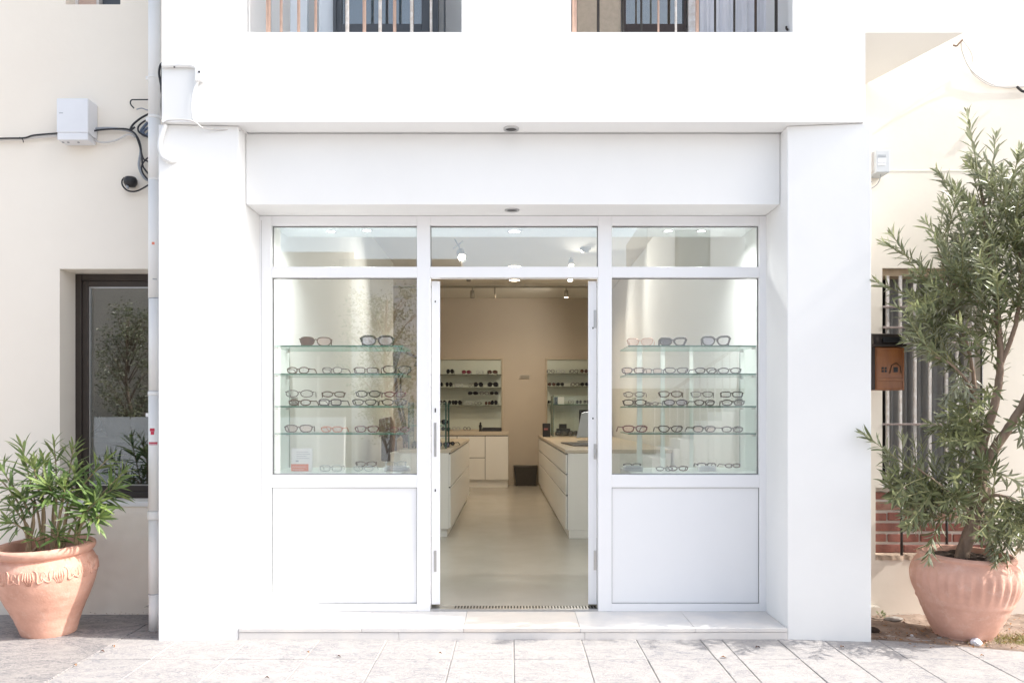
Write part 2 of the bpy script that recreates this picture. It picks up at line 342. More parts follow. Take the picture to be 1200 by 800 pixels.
for (ya, yb) in rows:
    for i in range(len(xs) - 1):
        if xs[i+1] <= -2.4: continue
        yb2 = yb
        slab(xs[i], xs[i+1], ya, yb2, paving)
# left alcove slabs, wide ones running up to the neighbouring wall
lx = [-4.2, -3.76, -3.19, -2.42, -2.19]
for i in range(len(lx) - 1):
    for (ya, yb) in [(D(3.35), D(4.25)), (D(4.25), D(5.02)), (D(5.02), D(5.6))]:
        if i == 3 and yb < D(5.3): continue
        slab(lx[i], lx[i+1], ya, yb, paving_g if i == 2 or yb > D(5.3) else paving, top=0.001)
slab(-2.42, -2.05, D(4.985), D(5.0), paving)
# earth bed on the right: lumpy sheet
em = MB(); nx, ny = 90, 50; vs = []; fs = []
ex0, ex1 = 2.195, 4.4
for j in range(ny + 1):
    for i in range(nx + 1):
        x = ex0 + (ex1 - ex0) * i / nx; yf = D(4.985 - 0.335 * (x - 2.2)); yb = D(5.62)
        y = yf + (yb - yf) * j / ny
        z = GZ + 0.006 + 0.016 * (mnoise.noise(Vector((x*4, y*4, 0))) + 0.5 * mnoise.noise(Vector((x*17, y*17, 3))) + 0.35 * mnoise.noise(Vector((x*45, y*45, 9))))
        if j == 0: z = GZ - 0.02
        if j == 1: z = max(z, GZ + 0.003) * 0.5 + (GZ+0.002) * 0.5
        y += 0.012 * mnoise.noise(Vector((x*9, 0, 0))) if j < 3 else 0
        vs.append((x, y, z))
for j in range(ny):
    for i in range(nx): a = j*(nx+1)+i; fs.append((a, a+1, a+nx+2, a+nx+1))
em.add(vs, fs, None, True); structure(em.build('earth_bed', earth))

# ------------------------------------------------------------------ shop building
shop = thing('shop_building', 'white rendered two storey building with open glazed optician shopfront', 'building', (0, 0, GZ))
ZS = PZ(143, 4.92)       # underside of the upper wall
ZO = PZ(38, 4.92)        # bottom of the balcony openings
ytop = 7.2
fx0, fx1 = PX(189.5, 4.92), PX(1014, 4.92)
la, lb = PX(283, 4.92), PX(541, 4.92); ra, rb = PX(669, 4.92), PX(929, 4.92)
fw = MB()
yF, yB = D(4.92), D(5.115) + 0.0
# front wall made of butted pieces round the two openings
fw.box(fx0, fx1, yF, D(5.10), ZS, ZO)
fw.box(fx0, la, yF, D(5.10), ZO, 6.3); fw.box(lb, ra, yF, D(5.10), ZO, 6.3); fw.box(rb, fx1, yF, D(5.10), ZO, 6.3)
fw.box(fx0, fx1, yF, D(5.10), 6.3, ytop)
fw.build('upper_wall', plaster, shop)
# balcony recess floor / ceiling / side returns
m = MB(); m.box(fx0, fx1, D(5.10), D(5.55), ZO - 0.14, ZO - 0.03); m.box(fx0, fx1, D(5.10), D(5.55), 6.35, 6.5)
m.box(fx0, la - 0.003, D(5.10), D(5.55), ZO-0.03, 6.35); m.box(rb + 0.003, fx1, D(5.10), D(5.55), ZO-0.03, 6.35); m.box(-0.2, 0.2, D(5.10), D(5.39), ZO-0.03, 6.35)
m.build('balcony_recess', plaster, shop)
m = MB(); m.box(fx0, fx1, D(5.55), D(5.7), ZO - 0.14, ytop); m.box(fx0, fx0+.15, D(5.7), D(9), 2.9, ytop); m.box(fx1-.15, fx1, D(5.7), D(9), 2.9, ytop); m.build('rear_wall', plaster, shop)
m = MB(); m.box(fx0, fx1, D(5.12), D(15.2), ytop - 0.2, ytop - 0.003); m.build('roof', plaster, shop)
# pillars: fronts turned very slightly so that the beam oversails only towards the middle
def pillar(xo, xi, yo, yi, x_top):
    m = MB(); foot = [(xo, yo), (xi, yi), (xi, D(5.47)), (xo, D(5.47))]
    if xo > xi: foot = foot[::-1]
    m.prism(foot, GZ - 0.03, ZS - 0.002); return m.build('pillar', plaster, shop, 0.006)
pillar(PX(187.5, 4.98), -1.690, D(4.955), D(4.985), 0)
pillar(PX(1017, 4.98), 1.702, D(4.93), D(4.985), 0)
# lintel / fascia
m = MB(); m.box(-1.686, 1.698, D(5.115), D(5.47), 2.638, ZS - 0.004); m.build('fascia', plaster, shop)
m = MB(); m.box(-2.1, 2.1, D(5.115), D(5.47), ZS, ZO - 0.16); m.box(fx0, fx0+.05, D(5.102), D(5.6), 2.9, ZO-.145); m.box(fx1-.05, fx1, D(5.102), D(5.6), 2.9, ZO-.145); m.build('beam', plaster, shop)
# return walls beside the frame
box('reveal', -1.9, -1.712, 0.0, 0.07, GZ, 2.637, plaster, shop); box('reveal', 1.73, 1.9, 0.0, 0.07, GZ, 2.637, plaster, shop)

# doorstep
m_parts = [(-1.688, -0.93, marble), (-0.93, -0.30, marble), (-0.30, 0.42, marbleb), (0.42, 1.13, marble), (1.13, 1.700, marble)]
for (a, b, mt) in m_parts:
    box('step_tread', a+0.0004, b-0.0004, D(4.978), D(5.5), -0.036, -0.010 + random.uniform(-.0008, .0008), mt, shop, 0.004)
for (a, b) in [(-1.688, -0.70), (-0.70, 0.45), (0.45, 1.700)]:
    box('step_riser', a+0.001, b-0.001, D(4.981), D(5.3), GZ-0.02, -0.0375, marble, shop, 0.002)

# shopfront frame
X = dict(o0=PX(303, 5.4), g0=PX(318, 5.4), g1=PX(488.5, 5.4), m0=PX(504, 5.4), m1=PX(701, 5.4), g2=PX(717, 5.4), g3=PX(890, 5.4), o1=PX(902.5, 5.4))
Z = dict(t=2.636, gt=PZ(264, 5.4), t1=PZ(312.5, 5.4), t0=PZ(325, 5.4), s1=PZ(556, 5.4), s0=PZ(571, 5.4), p0=PZ(707, 5.4), b=-0.010)
fr = thing('x', 'x', 'x'); bpy.data.objects.remove(fr)
fm = MB()
y0, y1 = 0.0, 0.075
fm.box(X['o0'], X['g0'], y0, y1, Z['b'], Z['t'])
fm.box(X['g1'], X['m0'], y0, y1, Z['b'], Z['t'] - 0.0)
fm.box(X['m1'], X['g2'], y0, y1, Z['b'], Z['t'])
fm.box(X['g3'], X['o1'], y0, y1, Z['b'], Z['t'])
for (a, b) in ((X['g0'], X['g1']), (X['g2'], X['g3'])):
    fm.box(a, b, y0, y1, Z['gt'], Z['t']); fm.box(a, b, y0, y1, Z['t0'], Z['t1']); fm.box(a, b, y0, y1, Z['s0'], Z['s1']); fm.box(a, b, y0, y1, Z['b'], Z['p0'])
fm.box(X['m0'], X['m1'], y0, y1, Z['gt'], Z['t']); fm.box(X['m0'], X['m1'], y0, y1, Z['t0'], Z['t1'])
frame = fm.build('shopfront_frame', upvc, shop, 0.003)
# fine joints where the outer profile meets the sash profile
jm = MB()
def ring(m, a, b, c, d, t, ya, yb):
    m.box(a, a+t, ya, yb, c, d); m.box(b-t, b, ya, yb, c, d); m.box(a+t, b-t, ya, yb, c, c+t); m.box(a+t, b-t, ya, yb, d-t, d)
gaskm = mat('grey_rubber_gasket', (0.22, 0.22, 0.22), 0.7, var=0.2, vscale=20)
opens = [(X['g0'], X['g1'], Z['t1'], Z['gt']), (X['g0'], X['g1'], Z['s1'], Z['t0']), (X['g2'], X['g3'], Z['t1'], Z['gt']), (X['g2'], X['g3'], Z['s1'], Z['t0']), (X['m0'], X['m1'], Z['t1'], Z['gt'])]
for (a, b, c, d) in opens:
    gm = MB(); ring(gm, a, b, c, d, 0.0045, 0.030, 0.048); o = gm.build('gasket', gaskm); setpar(o, frame)
    pm = MB(); pm.box(a+0.004, b-0.004, 0.036, 0.042, c+0.004, d-0.004); pm.build('window_pane', shopglass, shop)
for (a, b) in ((X['g0'], X['g1']), (X['g2'], X['g3'])):
    a2 = a - 0.008
    gm = MB(); ring(gm, a, b, Z['p0'], Z['s0'], 0.0035, 0.012, 0.016); setpar(gm.build('panel_joint', gaskm), frame)
    pm = MB(); pm.box(a, b, 0.016, 0.06, Z['p0'], Z['s0']); pm.build('lower_panel', panelm, shop)
# outer edge profile step
for xj in (X['o0']+0.018, X['o1']-0.0205): box('profile_joint', xj, xj+.0025, -0.0015, 0.01, Z['b'], Z['t']-.03, mat('pale_grey_sealant', (0.5, 0.5, 0.51), 0.6, var=0.1, vscale=20), frame)

# door leaves, opened inward a little past square
def door(side):
    e = bpy.data.objects.new('door_leaf', None)
    xh = X['m0'] + 0.003 if side < 0 else X['m1'] - 0.003
    s = -side   # towards the opening
    m = MB()
    th = 0.058; L = 0.545; zt, zb = PZ(328.5, 5.44), PZ(708, 5.46)
    dirv = Vector((side * 0.098, 0.995, 0)); nrm = Vector((s * 0.995, 0.098, 0))
    h = Vector((xh, 0.062, 0))
    def pt(u, v, z): q = h + dirv * u + nrm * v; return (q.x, q.y, z)
    def bx(u0, u1, v0, v1, z0, z1, mb):
        f = [pt(u0, v0, 0)[:2], pt(u1, v0, 0)[:2], pt(u1, v1, 0)[:2], pt(u0, v1, 0)[:2]]
        if s > 0: f = f[::-1]
        mb.prism(f, z0, z1)
    bx(0, 0.085, 0, th, zb, zt, m); bx(L-0.085, L, 0, th, zb, zt, m)
    bx(0.085, L-0.085, 0, th, zb, zb+0.12, m); bx(0.085, L-0.085, 0, th, zt-0.085, zt, m); bx(0.085, L-0.085, 0, th, 0.82, 0.90, m)
    leaf = m.build('door_leaf', upvc, shop, 0.003)
    p = MB(); bx(0.085, L-0.085, 0.024, 0.032, 0.90, zt-0.085, p); p.build('door_glass', shopglass, leaf)
    p = MB(); bx(0.085, L-0.085, 0.018, 0.040, zb+0.12, 0.82, p); p.build('door_panel', panelm, leaf)
    plates = [(478, 483, dark), (495, 535, chrome), (645, 670, chrome), (352, 354, dark), (573, 576, dark)] if side < 0 else [(363, 384, chrome), (520, 538, chrome), (645, 668, chrome), (489, 491, dark), (383, 385, dark)]
    for (ya, yb, mt) in plates:
        p = MB(); v0, v1 = (0.018, 0.034) if (yb - ya) > 6 else (0.022, 0.03)
        if side > 0 and (yb-ya) > 6: v0, v1 = 0.003, 0.021
        bx(-0.004, 0.012, v0, v1, PZ(yb, 5.45), PZ(ya, 5.45), p)
        p.build('lock_plate' if side < 0 else 'hinge', mt, leaf, 0.001)
    if side > 0:
        p = MB(); c = Vector(pt(-0.02, 0.012, PZ(527, 5.44))); p.tube([c + Vector((0, .025, 0)), c, c + Vector((.0, -.004, -.05))], 0.006, 8); p.build('handle', chrome, leaf)
    return leaf
door(-1); door(1)
# threshold drain strip with slots
m = MB(); m.box(X['m0'], X['m1'], 0.0, 0.10, -0.012, 0.004); th = m.build('threshold', chrome, shop, 0.002)
m = MB()
for i in range(60):
    x = X['m0'] + 0.16 + i * 0.021
    if x < X['m1'] - 0.02: m.box(x, x+0.012, 0.03, 0.095, 0.003, 0.0055)
setpar(m.build('drain_slot', darkgap), th)

# interior shell
m = MB(); m.add([(-2.5, 0.075, 0.0), (2.5, 0.075, 0.0), (2.5, D(15.0), 0.0), (-2.5, D(15.0), 0.0)], [(0, 1, 2, 3)]); structure(m.build('shop_floor', shopfloor))
HC = 3.45
WL, WR = -1.665, 1.705
m = MB(); m.box(WL-0.1, WL, 0.075, D(8.26), 0, HC); m.box(WL-0.12, WL-0.02, D(8.26), D(11.45), 0, HC); m.box(-2.3, WL-0.12, D(11.35), D(11.45), 0, HC); m.build('side_wall', inwall, shop)
m = MB(); m.box(-2.4, -2.3, D(11.45), D(14.9), 0, HC); m.build('side_wall', backwall, shop)
m = MB(); m.box(WR, WR+0.1, 0.075, D(10.2), 0, HC); m.box(WR+0.02, WR+.1, D(10.2), D(14.9), 0, HC); m.build('side_wall', inwall, shop)
m = MB(); m.box(-2.3, WR+0.02, D(14.9), D(15.0), 0, HC); m.build('back_wall', backwall, shop)
m = MB(); m.box(-2.4, 1.9, D(5.98), D(15.0), HC, HC+0.08); m.build('ceiling', ceilm, shop)
m = MB(); m.box(WL, WR, 0.075, D(5.98), 2.622, HC+0.05); m.build('ceiling_bulkhead', inwall, shop)

# recessed exterior downlights in the two soffits
def downlight(c, r, label, lit=None, facing=-1, power=0):
    t = thing('downlight', label, 'ceiling light', c, 'round recessed downlights')
    m = MB(); m.lathe([(r*0.70, -0.001), (r*0.72, -0.006), (r, -0.006), (r*1.02, 0.0), (r*1.02, 0.01)], 28, None, c); m.build('ring', chrome if not lit else upvc, t)
    m = MB(); m.cyl((c[0], c[1], c[2]-0.002), (0, 0, 1), r*0.72, 0.006, 28); m.build('lamp_disc', lit if lit else dark, t)
    if power:
        ld = bpy.data.lights.new('lamp_light', 'AREA'); ld.shape = 'DISK'; ld.size = r*1.4; ld.energy = power; ld.color = (1.0, 0.80, 0.58) if power > 5 else (0.99, 0.99, 0.96); ld.spread = R(150)
        lo = bpy.data.objects.new('lamp_light', ld); COL.objects.link(lo); lo.location = (0, 0, -0.012); lo.parent = t
    return t
downlight((PX(599, 5.02), D(5.03), ZS - 0.0045), 0.048, 'unlit chrome ringed spotlight under the projecting upper wall')
downlight((PX(600, 5.22), D(5.25), 2.638), 0.048, 'unlit chrome ringed spotlight in the soffit just above the door transom')
for (px, py, d, lab) in [(603, 271, 5.78, 'lit round downlight seen through the glass above the open door'), (388, 271, 5.78, 'left one of two lit downlights above the left window display'), (430, 270.5, 5.76, 'right one of two lit downlights above the left window display'),
                    (783, 270, 5.77, 'left one of two lit downlights above the right window display'), (822, 270, 5.77, 'right one of two lit downlights above the right window display')]:
    downlight((PX(px, d), D(d), 2.621), 0.055 if px == 603 else 0.04, lab, lampday, power=2.6)
downlight((PX(603, 11.63), D(11.7), HC), 0.12, 'lit round ceiling light half hidden by the door transom bar', lampwarm, power=9)
downlight((PX(603, 12.75), D(12.9), HC), 0.12, 'lit round ceiling light just below the door transom bar', lampwarm, power=9)

# upstairs windows seen through the openings
def bars(pxs, lab, zt=6.3, d=5.0):
    t = thing('balcony_railing', lab, 'railing', (PX(pxs[0][0], d), D(d), ZO), 'upstairs window railings')
    for (px, wd, mt) in pxs:
        m = MB(); x = PX(px, d); r = wd * d / F / 2; m.tube([(x, D(d), ZO - 0.03), (x, D(d), zt)], r, 10); m.build('bar', mt, t)
    return t
bars([(314.5, 5.5, copper), (329.5, 3.2, copper), (350, 3.6, copper), (370, 3.2, copper), (407, 4.4, ironw), (427, 4.2, copper), (445.5, 4, ironw), (462.5, 4, copper), (482.5, 4, ironw), (505, 3, ironw)],
     'thin copper and white upright bars across the left upstairs opening')
bars([(673, 6, copper), (701, 3.4, blackiron), (730, 3, blackiron), (751.5, 2.6, blackiron), (771.5, 2.4, copper), (792, 2.6, ironw), (817, 4, copper), (838, 2.6, blackiron), (860.5, 2.6, blackiron), (885.5, 3, mailtop), (909.5, 3.6, blackiron)],
     'thin dark and copper upright bars across the right upstairs opening')
dw = 5.42; bw = D(5.42)
def upwin(px0, px1, fwpx, mt, lab, glass, backm, d=5.42, rail=10):
    z0 = ZO - 0.028; f = bpy.data.objects
    m = MB(); a, b = PX(px0, d), PX(px1, d); t = fwpx * d / F
    m.box(a, a+t, D(d), D(d)+0.06, z0, 5.5); m.box(b-t, b, D(d), D(d)+0.06, z0, 5.5); m.box(a+t, b-t, D(d), D(d)+0.06, z0, PZ(28, d)); m.box(a+t, b-t, D(d), D(d)+0.06, 5.42, 5.5)
    o = m.build('upstairs_window', mt, shop, 0.003)
    m = MB(); m.box(a+t-.002, b-t+.002, D(d)+0.03, D(d)+0.036, PZ(28, d)-.002, 5.42); setpar(m.build('pane', glass), o)
    m = MB(); m.box(a+t, b-t, D(d)+0.09, D(d)+0.10, z0, 5.45); setpar(m.build('pane_backing', backm), o)  # added sheet behind the glass, painted in the pane's reflected colours
bluish = mat('blue_pane_backing', (0.30, 0.42, 0.58), 0.6, var=0.1, vscale=5)  # blue of the glass, put on the sheet behind it
upwin(391, 503, 9, blueframe, '', mirglass, bluish)
m = MB(); m.box(PX(391, 5.42), PX(394, 5.41), D(5.40), D(5.42), ZO-.02, 5.5); m.box(PX(507, 5.42), PX(513.5, 5.42), D(5.42), D(5.47), ZO-.02, 5.5); m.box(PX(520, 5.42), PX(521.5, 5.42), D(5.42), D(5.47), ZO-.02, 5.5); m.build('shutter_edge', blueframe, shop)
m = MB(); m.box(PX(340, 5.42), PX(360, 5.42), D(5.42), D(5.46), ZO-.02, 5.5); m.box(PX(373, 5.42), PX(390.5, 5.42), D(5.43), D(5.46), ZO-.02, 5.5); m.build('window_shutter', mat('pale_blue_white_paint', (0.62, 0.68, 0.74), 0.5, var=0.05, vscale=4), shop, 0.003)
m = MB(); m.box(PX(677, 5.42), PX(728, 5.42), D(5.44), D(5.47), ZO-.02, 5.5); m.build('beige_window_panel', beigem, shop)  # flat beige panel left of the window
upwin(731, 804, 2.6, mailtop, '', mirglass, mat('stone_reflection_backing', (0.42, 0.33, 0.24), 0.8, var=0.25, vscale=30))  # beige reflection in the glass painted on the backing sheet
m = MB(); m.box(PX(806, 5.42), PX(816, 5.42), D(5.40), D(5.47), ZO-.02, 5.5); m.build('window_shutter', ironw, shop, 0.003)
# curtain with folds
def folds(name, px0, px1, d, z0, z1, mt, parent, amp=0.012, n=60, fold=0.055):
    m = MB(); a, b = PX(px0, d), PX(px1, d); vs = []; fs = []
    for i in range(n + 1):
        x = a + (b-a)*i/n; y = D(d) + amp * math.sin(x / fold * 2 * math.pi + 0.8*math.sin(x*9)) + amp*.4*math.sin(x*170)
        vs += [(x, y, z0), (x, y, z1), (x, y+0.004, z0), (x, y+0.004, z1)]
    for i in range(n):
        k = i*4; fs += [(k, k+4, k+5, k+1), (k+2, k+3, k+7, k+6)]
    m.add(vs, fs, None, True); o = m.build(name, mt); setpar(o, parent); return o
folds('curtain', 820, 899, 5.45, ZO-.02, 5.5, curtw, shop, 0.010, 80, 0.07)
for px in (285.5, 921.5):
    c = P(px, 33.5, 4.99); m = MB(); m.tube([c + Vector((0, 0, 0.012)), c, c + Vector((0.004, -0.012, -0.016))], 0.007, 8); m.build('fixing_stub', copper if px < 600 else mailtop, shop)

# ------------------------------------------------------------------ left neighbouring building
nb = thing('neighbour_building', 'cream rendered building with dark framed window left of the white shopfront', 'building', (-3.2, D(5.6), GZ))
wy = D(5.6)
wx0, wz0, wz1 = PX(70, 5.6), PX(0, 1) * 0 + PZ(587, 5.6), PZ(315, 5.6)
wxr = -2.30
ux0, ux1, uz = PX(77, 5.6), PX(141, 5.6), PZ(5.5, 5.6)
m = MB(); T = 0.28
m.box(-9.0, wx0, wy, wy+T, GZ-0.05, uz)
m.box(wx0, -2.0, wy, wy+T, GZ-0.05, wz0)
m.box(wx0, -2.0, wy, wy+T, wz1, uz)
m.box(wxr, -2.0, wy, wy+T, wz0, wz1)
m.box(-9.0, ux0, wy, wy+T, uz, 6.2); m.box(ux1, -2.0, wy, wy+T, uz, 6.2)
m.build('wall', cream, nb)
# rough plinth render under the window
m = MB(); nx, nz = 60, 36; vs = []; fs = []
for j in range(nz+1):
    for i in range(nx+1):
        x = wx0 + 0.12 + (-2.2 - wx0 - 0.12)*i/nx; z = GZ + (wz0 - 0.03 - GZ)*j/nz
        q = Vector((x*3, z*3, 0)); e = min(i, nx-i, 3)/3 * min(nz-j, 3)/3
        vs.append((x, wy - 0.001 - e*(0.006 + 0.010*abs(mnoise.noise(q*1.3)) + 0.004*mnoise.noise(q*5)), z))
for j in range(nz):
    for i in range(nx): a = j*(nx+1)+i; fs.append((a, a+1, a+nx+2, a+nx+1))
m.add(vs, fs, None, True); m.build('rough_render', cream, nb)
box('window_sill', wx0-0.0, wxr, wy-0.012, wy+0.25, wz0-0.035, wz0-0.001, plaster, nb, 0.003)
fy = D(5.80)
a, b, c, d_ = PX(88, 5.8), wxr, PZ(583.5, 5.8), wz1 - 0.001
m = MB(); t = 0.045
m.box(wx0-0.05, a, fy-0.0, fy+0.05, c-.05, d_)
ring(m, a, b, c, d_, t, fy, fy+0.06)
ob = m.build('window_frame', brownframe, nb, 0.003)
m = MB(); ring(m, a+t, b-t, c+t, d_-t, 0.045, fy+0.012, fy+0.055); m.build('sash', brownframe, nb, 0.003)
ring_m = MB(); ring(ring_m, a+t+0.045, b-t-0.045, c+t+.045, d_-t-.045, 0.008, fy+0.020, fy+0.04); ring_m.build('glazing_bead', chrome, nb)
m = MB(); m.box(a+t+0.044, b-t-0.044, fy+0.028, fy+0.034, c+t+.044, d_-t-.044); m.build('window_pane', mirglass, nb)
# room behind it
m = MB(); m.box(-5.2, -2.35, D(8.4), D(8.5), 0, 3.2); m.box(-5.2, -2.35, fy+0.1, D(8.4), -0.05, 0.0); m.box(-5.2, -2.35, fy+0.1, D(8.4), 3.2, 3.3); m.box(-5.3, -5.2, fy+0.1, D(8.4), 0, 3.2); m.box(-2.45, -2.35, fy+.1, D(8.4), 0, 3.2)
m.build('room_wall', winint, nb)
desk = thing('office_desk', 'dim desk seen through the dark window left of the drainpipe', 'desk', (-2.9, D(6.5), 0))
zt = PZ(512, 6.5)
box('tabletop', PX(103, 6.5), -2.48, D(6.35), D(6.95), zt-0.035, zt, mat('grey_desk_laminate', (0.45, 0.43, 0.40), 0.5, var=.05, vscale=5), desk, 0.004)
box('modesty_panel', PX(110, 6.5), -2.5, D(6.45), D(6.47), 0.10, zt-.035, mat('dark_grey_laminate', (0.09, 0.09, 0.09), 0.5, var=.05, vscale=5), desk)
for x in (-3.30, -2.55): box('leg', x, x+.04, D(6.5), D(6.9), 0.0, zt-.035, dark, desk)
ch = thing('desk_chair', 'thin framed chair back showing above the desk behind the window', 'chair', (PX(113, 7.0), D(7.0), 0))
m = MB(); pts = [P(104, 480, 7), P(110, 482, 7), P(116, 490, 7), P(118, 498, 7), P(114, 503, 7), P(108, 508, 7), P(106, 512, 7), P(112, 506, 7), P(120, 504, 7), P(126, 512, 7)]
m.tube(smooth_pts(pts, 5), 0.012, 8); m.build('back_frame', dark, ch)
m = MB(); c = P(113, 530, 7); m.box(c.x-.2, c.x+.2, c.y-.2, c.y+.2, 0.42, 0.47); m.build('seat', darkcloth, ch, .02)
for (sx, sy) in ((-1, -1), (1, -1), (-1, 1), (1, 1)):
    m = MB(); m.tube([(c.x+sx*.18, c.y+sy*.18, 0.42), (c.x+sx*.2, c.y+sy*.2, 0)], 0.012, 8); m.build('leg', dark, ch)
lp = thing('desk_lamp', 'small dark desk lamp standing on the desk behind the window', 'lamp', P(150, 513, 6.6))
m = MB(); m.tube(smooth_pts([P(150, 511, 6.6), P(157, 505, 6.6), P(153, 500, 6.6)], 5), 0.008, 8); m.build('arm', dark, lp)
m = MB(); m.tube([P(146, 511, 6.6), P(157, 508, 6.6), P(160, 509, 6.6)], [0.012, 0.018, 0.012], 8); m.build('lamp_shade', dark, lp)

# upper window bottom
a, b = ux0, ux1
m = MB(); fy2 = D(5.72); ring(m, a, a+0.17, uz+0.002, 6.1, 0.02, fy2, fy2+.05); o = m.build('upper_window', ironw, nb, .002)
m = MB(); m.box(a+0.02, a+0.15, fy2+.02, fy2+.03, uz+.02, 6.08); setpar(m.build('shutter', mat('pale_salmon_paint', (0.62, 0.45, 0.37), 0.7, var=.1, vscale=6)), o)
m = MB(); m.box(PX(106, 5.7), PX(139.5, 5.7), fy2+.05, fy2+.08, uz+.002, 6.1); m.build('upper_window', blueframe, nb)
m = MB(); m.box(ux0-.1, ux1+.1, D(5.85), D(5.9), uz-.1, 6.2); m.build('window_back', beigem, nb)
m = MB(); m.box(-9, -2.0, wy+T, D(9), 6.1, 6.19); m.build('roof', cream, nb)

# ------------------------------------------------------------------ right neighbouring building
rbld = thing('corner_building', 'pale cream rendered building with grilled window right of the white shopfront', 'building', (2.6, D(5.56), GZ))
ry = D(5.56); RD = 5.56
rx0 = PX(1034, RD); rz1 = PZ(314, RD); rzb = PZ(571, RD); rzl = PZ(655, RD); rx1 = PX(1152, RD); bx0 = PX(1026, RD); bx1 = PX(1166, RD)
m = MB(); T = 0.30
m.box(2.0, bx0, ry, ry+T, GZ-.05, 6.2)
m.box(bx0, rx0, ry, ry+T, rzb, 6.2)
m.box(rx0, bx1, ry, ry+T, rz1, 6.2)
m.box(rx1, bx1, ry, ry+T, rzb, rz1)
m.box(bx1, 9, ry, ry+T, GZ-.05, 6.2)
m.box(bx0, bx1, ry, ry+T, GZ-.05, rzl)
m.build('wall', cream_r, rbld)
m = MB(); m.box(2.0, 9, ry+T, D(9), 6.1, 6.19); m.build('roof', cream_r, rbld)
# thin horizontal render joint
m = MB(); m.box(2.2, 5, ry-0.003, ry+0.01, PZ(200, RD)-0.004, PZ(200, RD)+0.004); m.build('render_joint', cream, rbld)
# balcony corner
a3, b3 = fx1 + 0.0015, PX(1130, 4.92)
m = MB(); m.prism([(a3, D(4.925)), (b3, D(4.925)), (2.45, ry-.001), (a3, ry-.001)], [ZO, ZO, ZO-.05, ZO-.05], 6.2); m.build('balcony', mat('off_white_plaster', (.80, .775, .735), .9, var=.03, vscale=2), rbld)
# ledge and bricks
m = MB(); nx = 60; vs = []; fs = []
for i in range(nx+1):
    x = bx0 + (bx1-bx0)*i/nx; jz = 0.006*mnoise.noise(Vector((x*30, 0, 0))); jy = 0.012*mnoise.noise(Vector((x*22, 4, 0)))
    vs += [(x, ry-0.006+jy, rzl-.004+jz), (x, ry-0.004+jy, rzl+0.030+jz), (x, ry+0.10, rzl+0.036)]
for i in range(nx):
    k = i*3; fs += [(k, k+3, k+4, k+1), (k+1, k+4, k+5, k+2)]
m.add(vs, fs); m.build('broken_ledge', ledgem, rbld)
bkw = MB(); bkw.box(bx0, bx1, ry+0.075, ry+0.16, rzl, rzb+.02); bw_ = bkw.build('brick_infill', mortar, rbld)
rowh = 0.074; z = rzl + 0.036; r_ = 0
while z + 0.05 < rzb + 0.02:
    x = bx0 - (0.11 if r_ % 2 else 0.0)
    while x < bx1:
        a, b = max(x, bx0+0.002), min(x+0.215, bx1-0.002)
        if b - a > 0.02:
            m = MB(); j = random.uniform(0, .006); m.box(a, b, ry+0.062+j, ry+0.09, z+random.uniform(-.002, .002), z+0.054+random.uniform(-.003, .003)); setpar(m.build('brick', random.choice([brickm, brickm, brickm2]), None, 0.005), bw_)
        x += 0.228
    z += rowh; r_ += 1
# window, curtain, grille
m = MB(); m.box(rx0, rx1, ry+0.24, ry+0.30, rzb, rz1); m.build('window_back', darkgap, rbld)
m = MB(); m.box(rx0, rx1, ry+0.02, ry+0.26, rzb-.0, rzb+0.03); m.build('window_sill', plaster, rbld)
folds('curtain', 1036*1.0, 1130, 5.74, rzb, rz1-0.02, curtain, rbld, 0.014, 90, 0.052)
m = MB(); m.box(PX(1130, 5.72), PX(1146, 5.70), ry+0.10, ry+0.20, rzb+.03, rz1-.002); m.build('window_frame', ironw, rbld, .004)
m = MB(); m.box(rx0, rx1, ry+0.04, ry+0.2, rz1-.05, rz1-.001); m.build('lintel', mat('ochre_lintel', (0.52, 0.40, 0.28), .9, var=.2, vscale=20, bump=.5, bscale=50), rbld, .003)
gr = thing('window_grille', 'white painted iron grille over the window behind the tall potted shrub', 'grille', (rx0, ry, rzb))
for px in (1040.5, 1055.5, 1072.5, 1090, 1109.5, 1122, 1140):
    m = MB(); x = PX(px, 5.575); m.box(x-.009, x+.009, ry+.012, ry+.030, rzb+.03, rz1-.05); m.build('upright_bar', ironw, gr, .002)
for py in (359.5, 383.5, 401.5, 497):
    m = MB(); zz = PZ(py, 5.56); m.box(rx0, rx1, ry-.004, ry+.011, zz-.007, zz+.007); m.build('cross_bar', rustiron, gr, .002)
for px in (1057, 1110, 1151):
    m = MB(); x = PX(px, 5.53); m.tube([(x, D(5.535), rzl+.032), (x, D(5.535), PZ(590 if px < 1150 else 400, 5.53))], .009, 8); m.build('lower_rod', blackiron, gr)

# ------------------------------------------------------------------ opposite side of the street, seen mirrored in the panes
ox = D(0) - 5.2
opp = thing('opposite_house', 'white house with outside stair mirrored in the shop windows', 'building', (2, ox, GZ))
m = MB(); m.box(-3.2, 1.2, ox-4, ox, GZ, 4.1); m.box(1.2, 9, ox-4, ox, GZ+1.9, 4.05); m.box(2.7, 4.7, ox-3, ox-.004, 4.05, 5.3)
m.build('wall', oppm, opp)
m = MB(); m.box(1.2, 9, ox-4, ox-.003, GZ, GZ+1.9); m.build('stone_base', roofm, opp)
m = MB(); m.box(-14, -3.203, ox-3, ox-.3, GZ, 4.6); m.build('side_wing', mat('sand_render', (.62,.55,.46), .9, var=.06, vscale=1), opp)
m = MB(); m.box(-14, -3.21, ox+.5, ox+.7, GZ, 1.25); m.build('garden_wall', oppm, opp)
m = MB(); m.box(3.25, 3.95, ox-.02, ox+.012, 4.2, 4.98); o = m.build('window', blueframe, opp)
m = MB(); m.box(3.3, 3.90, ox+.012, ox+.018, 4.25, 4.93); setpar(m.build('pane', mirglass), o)
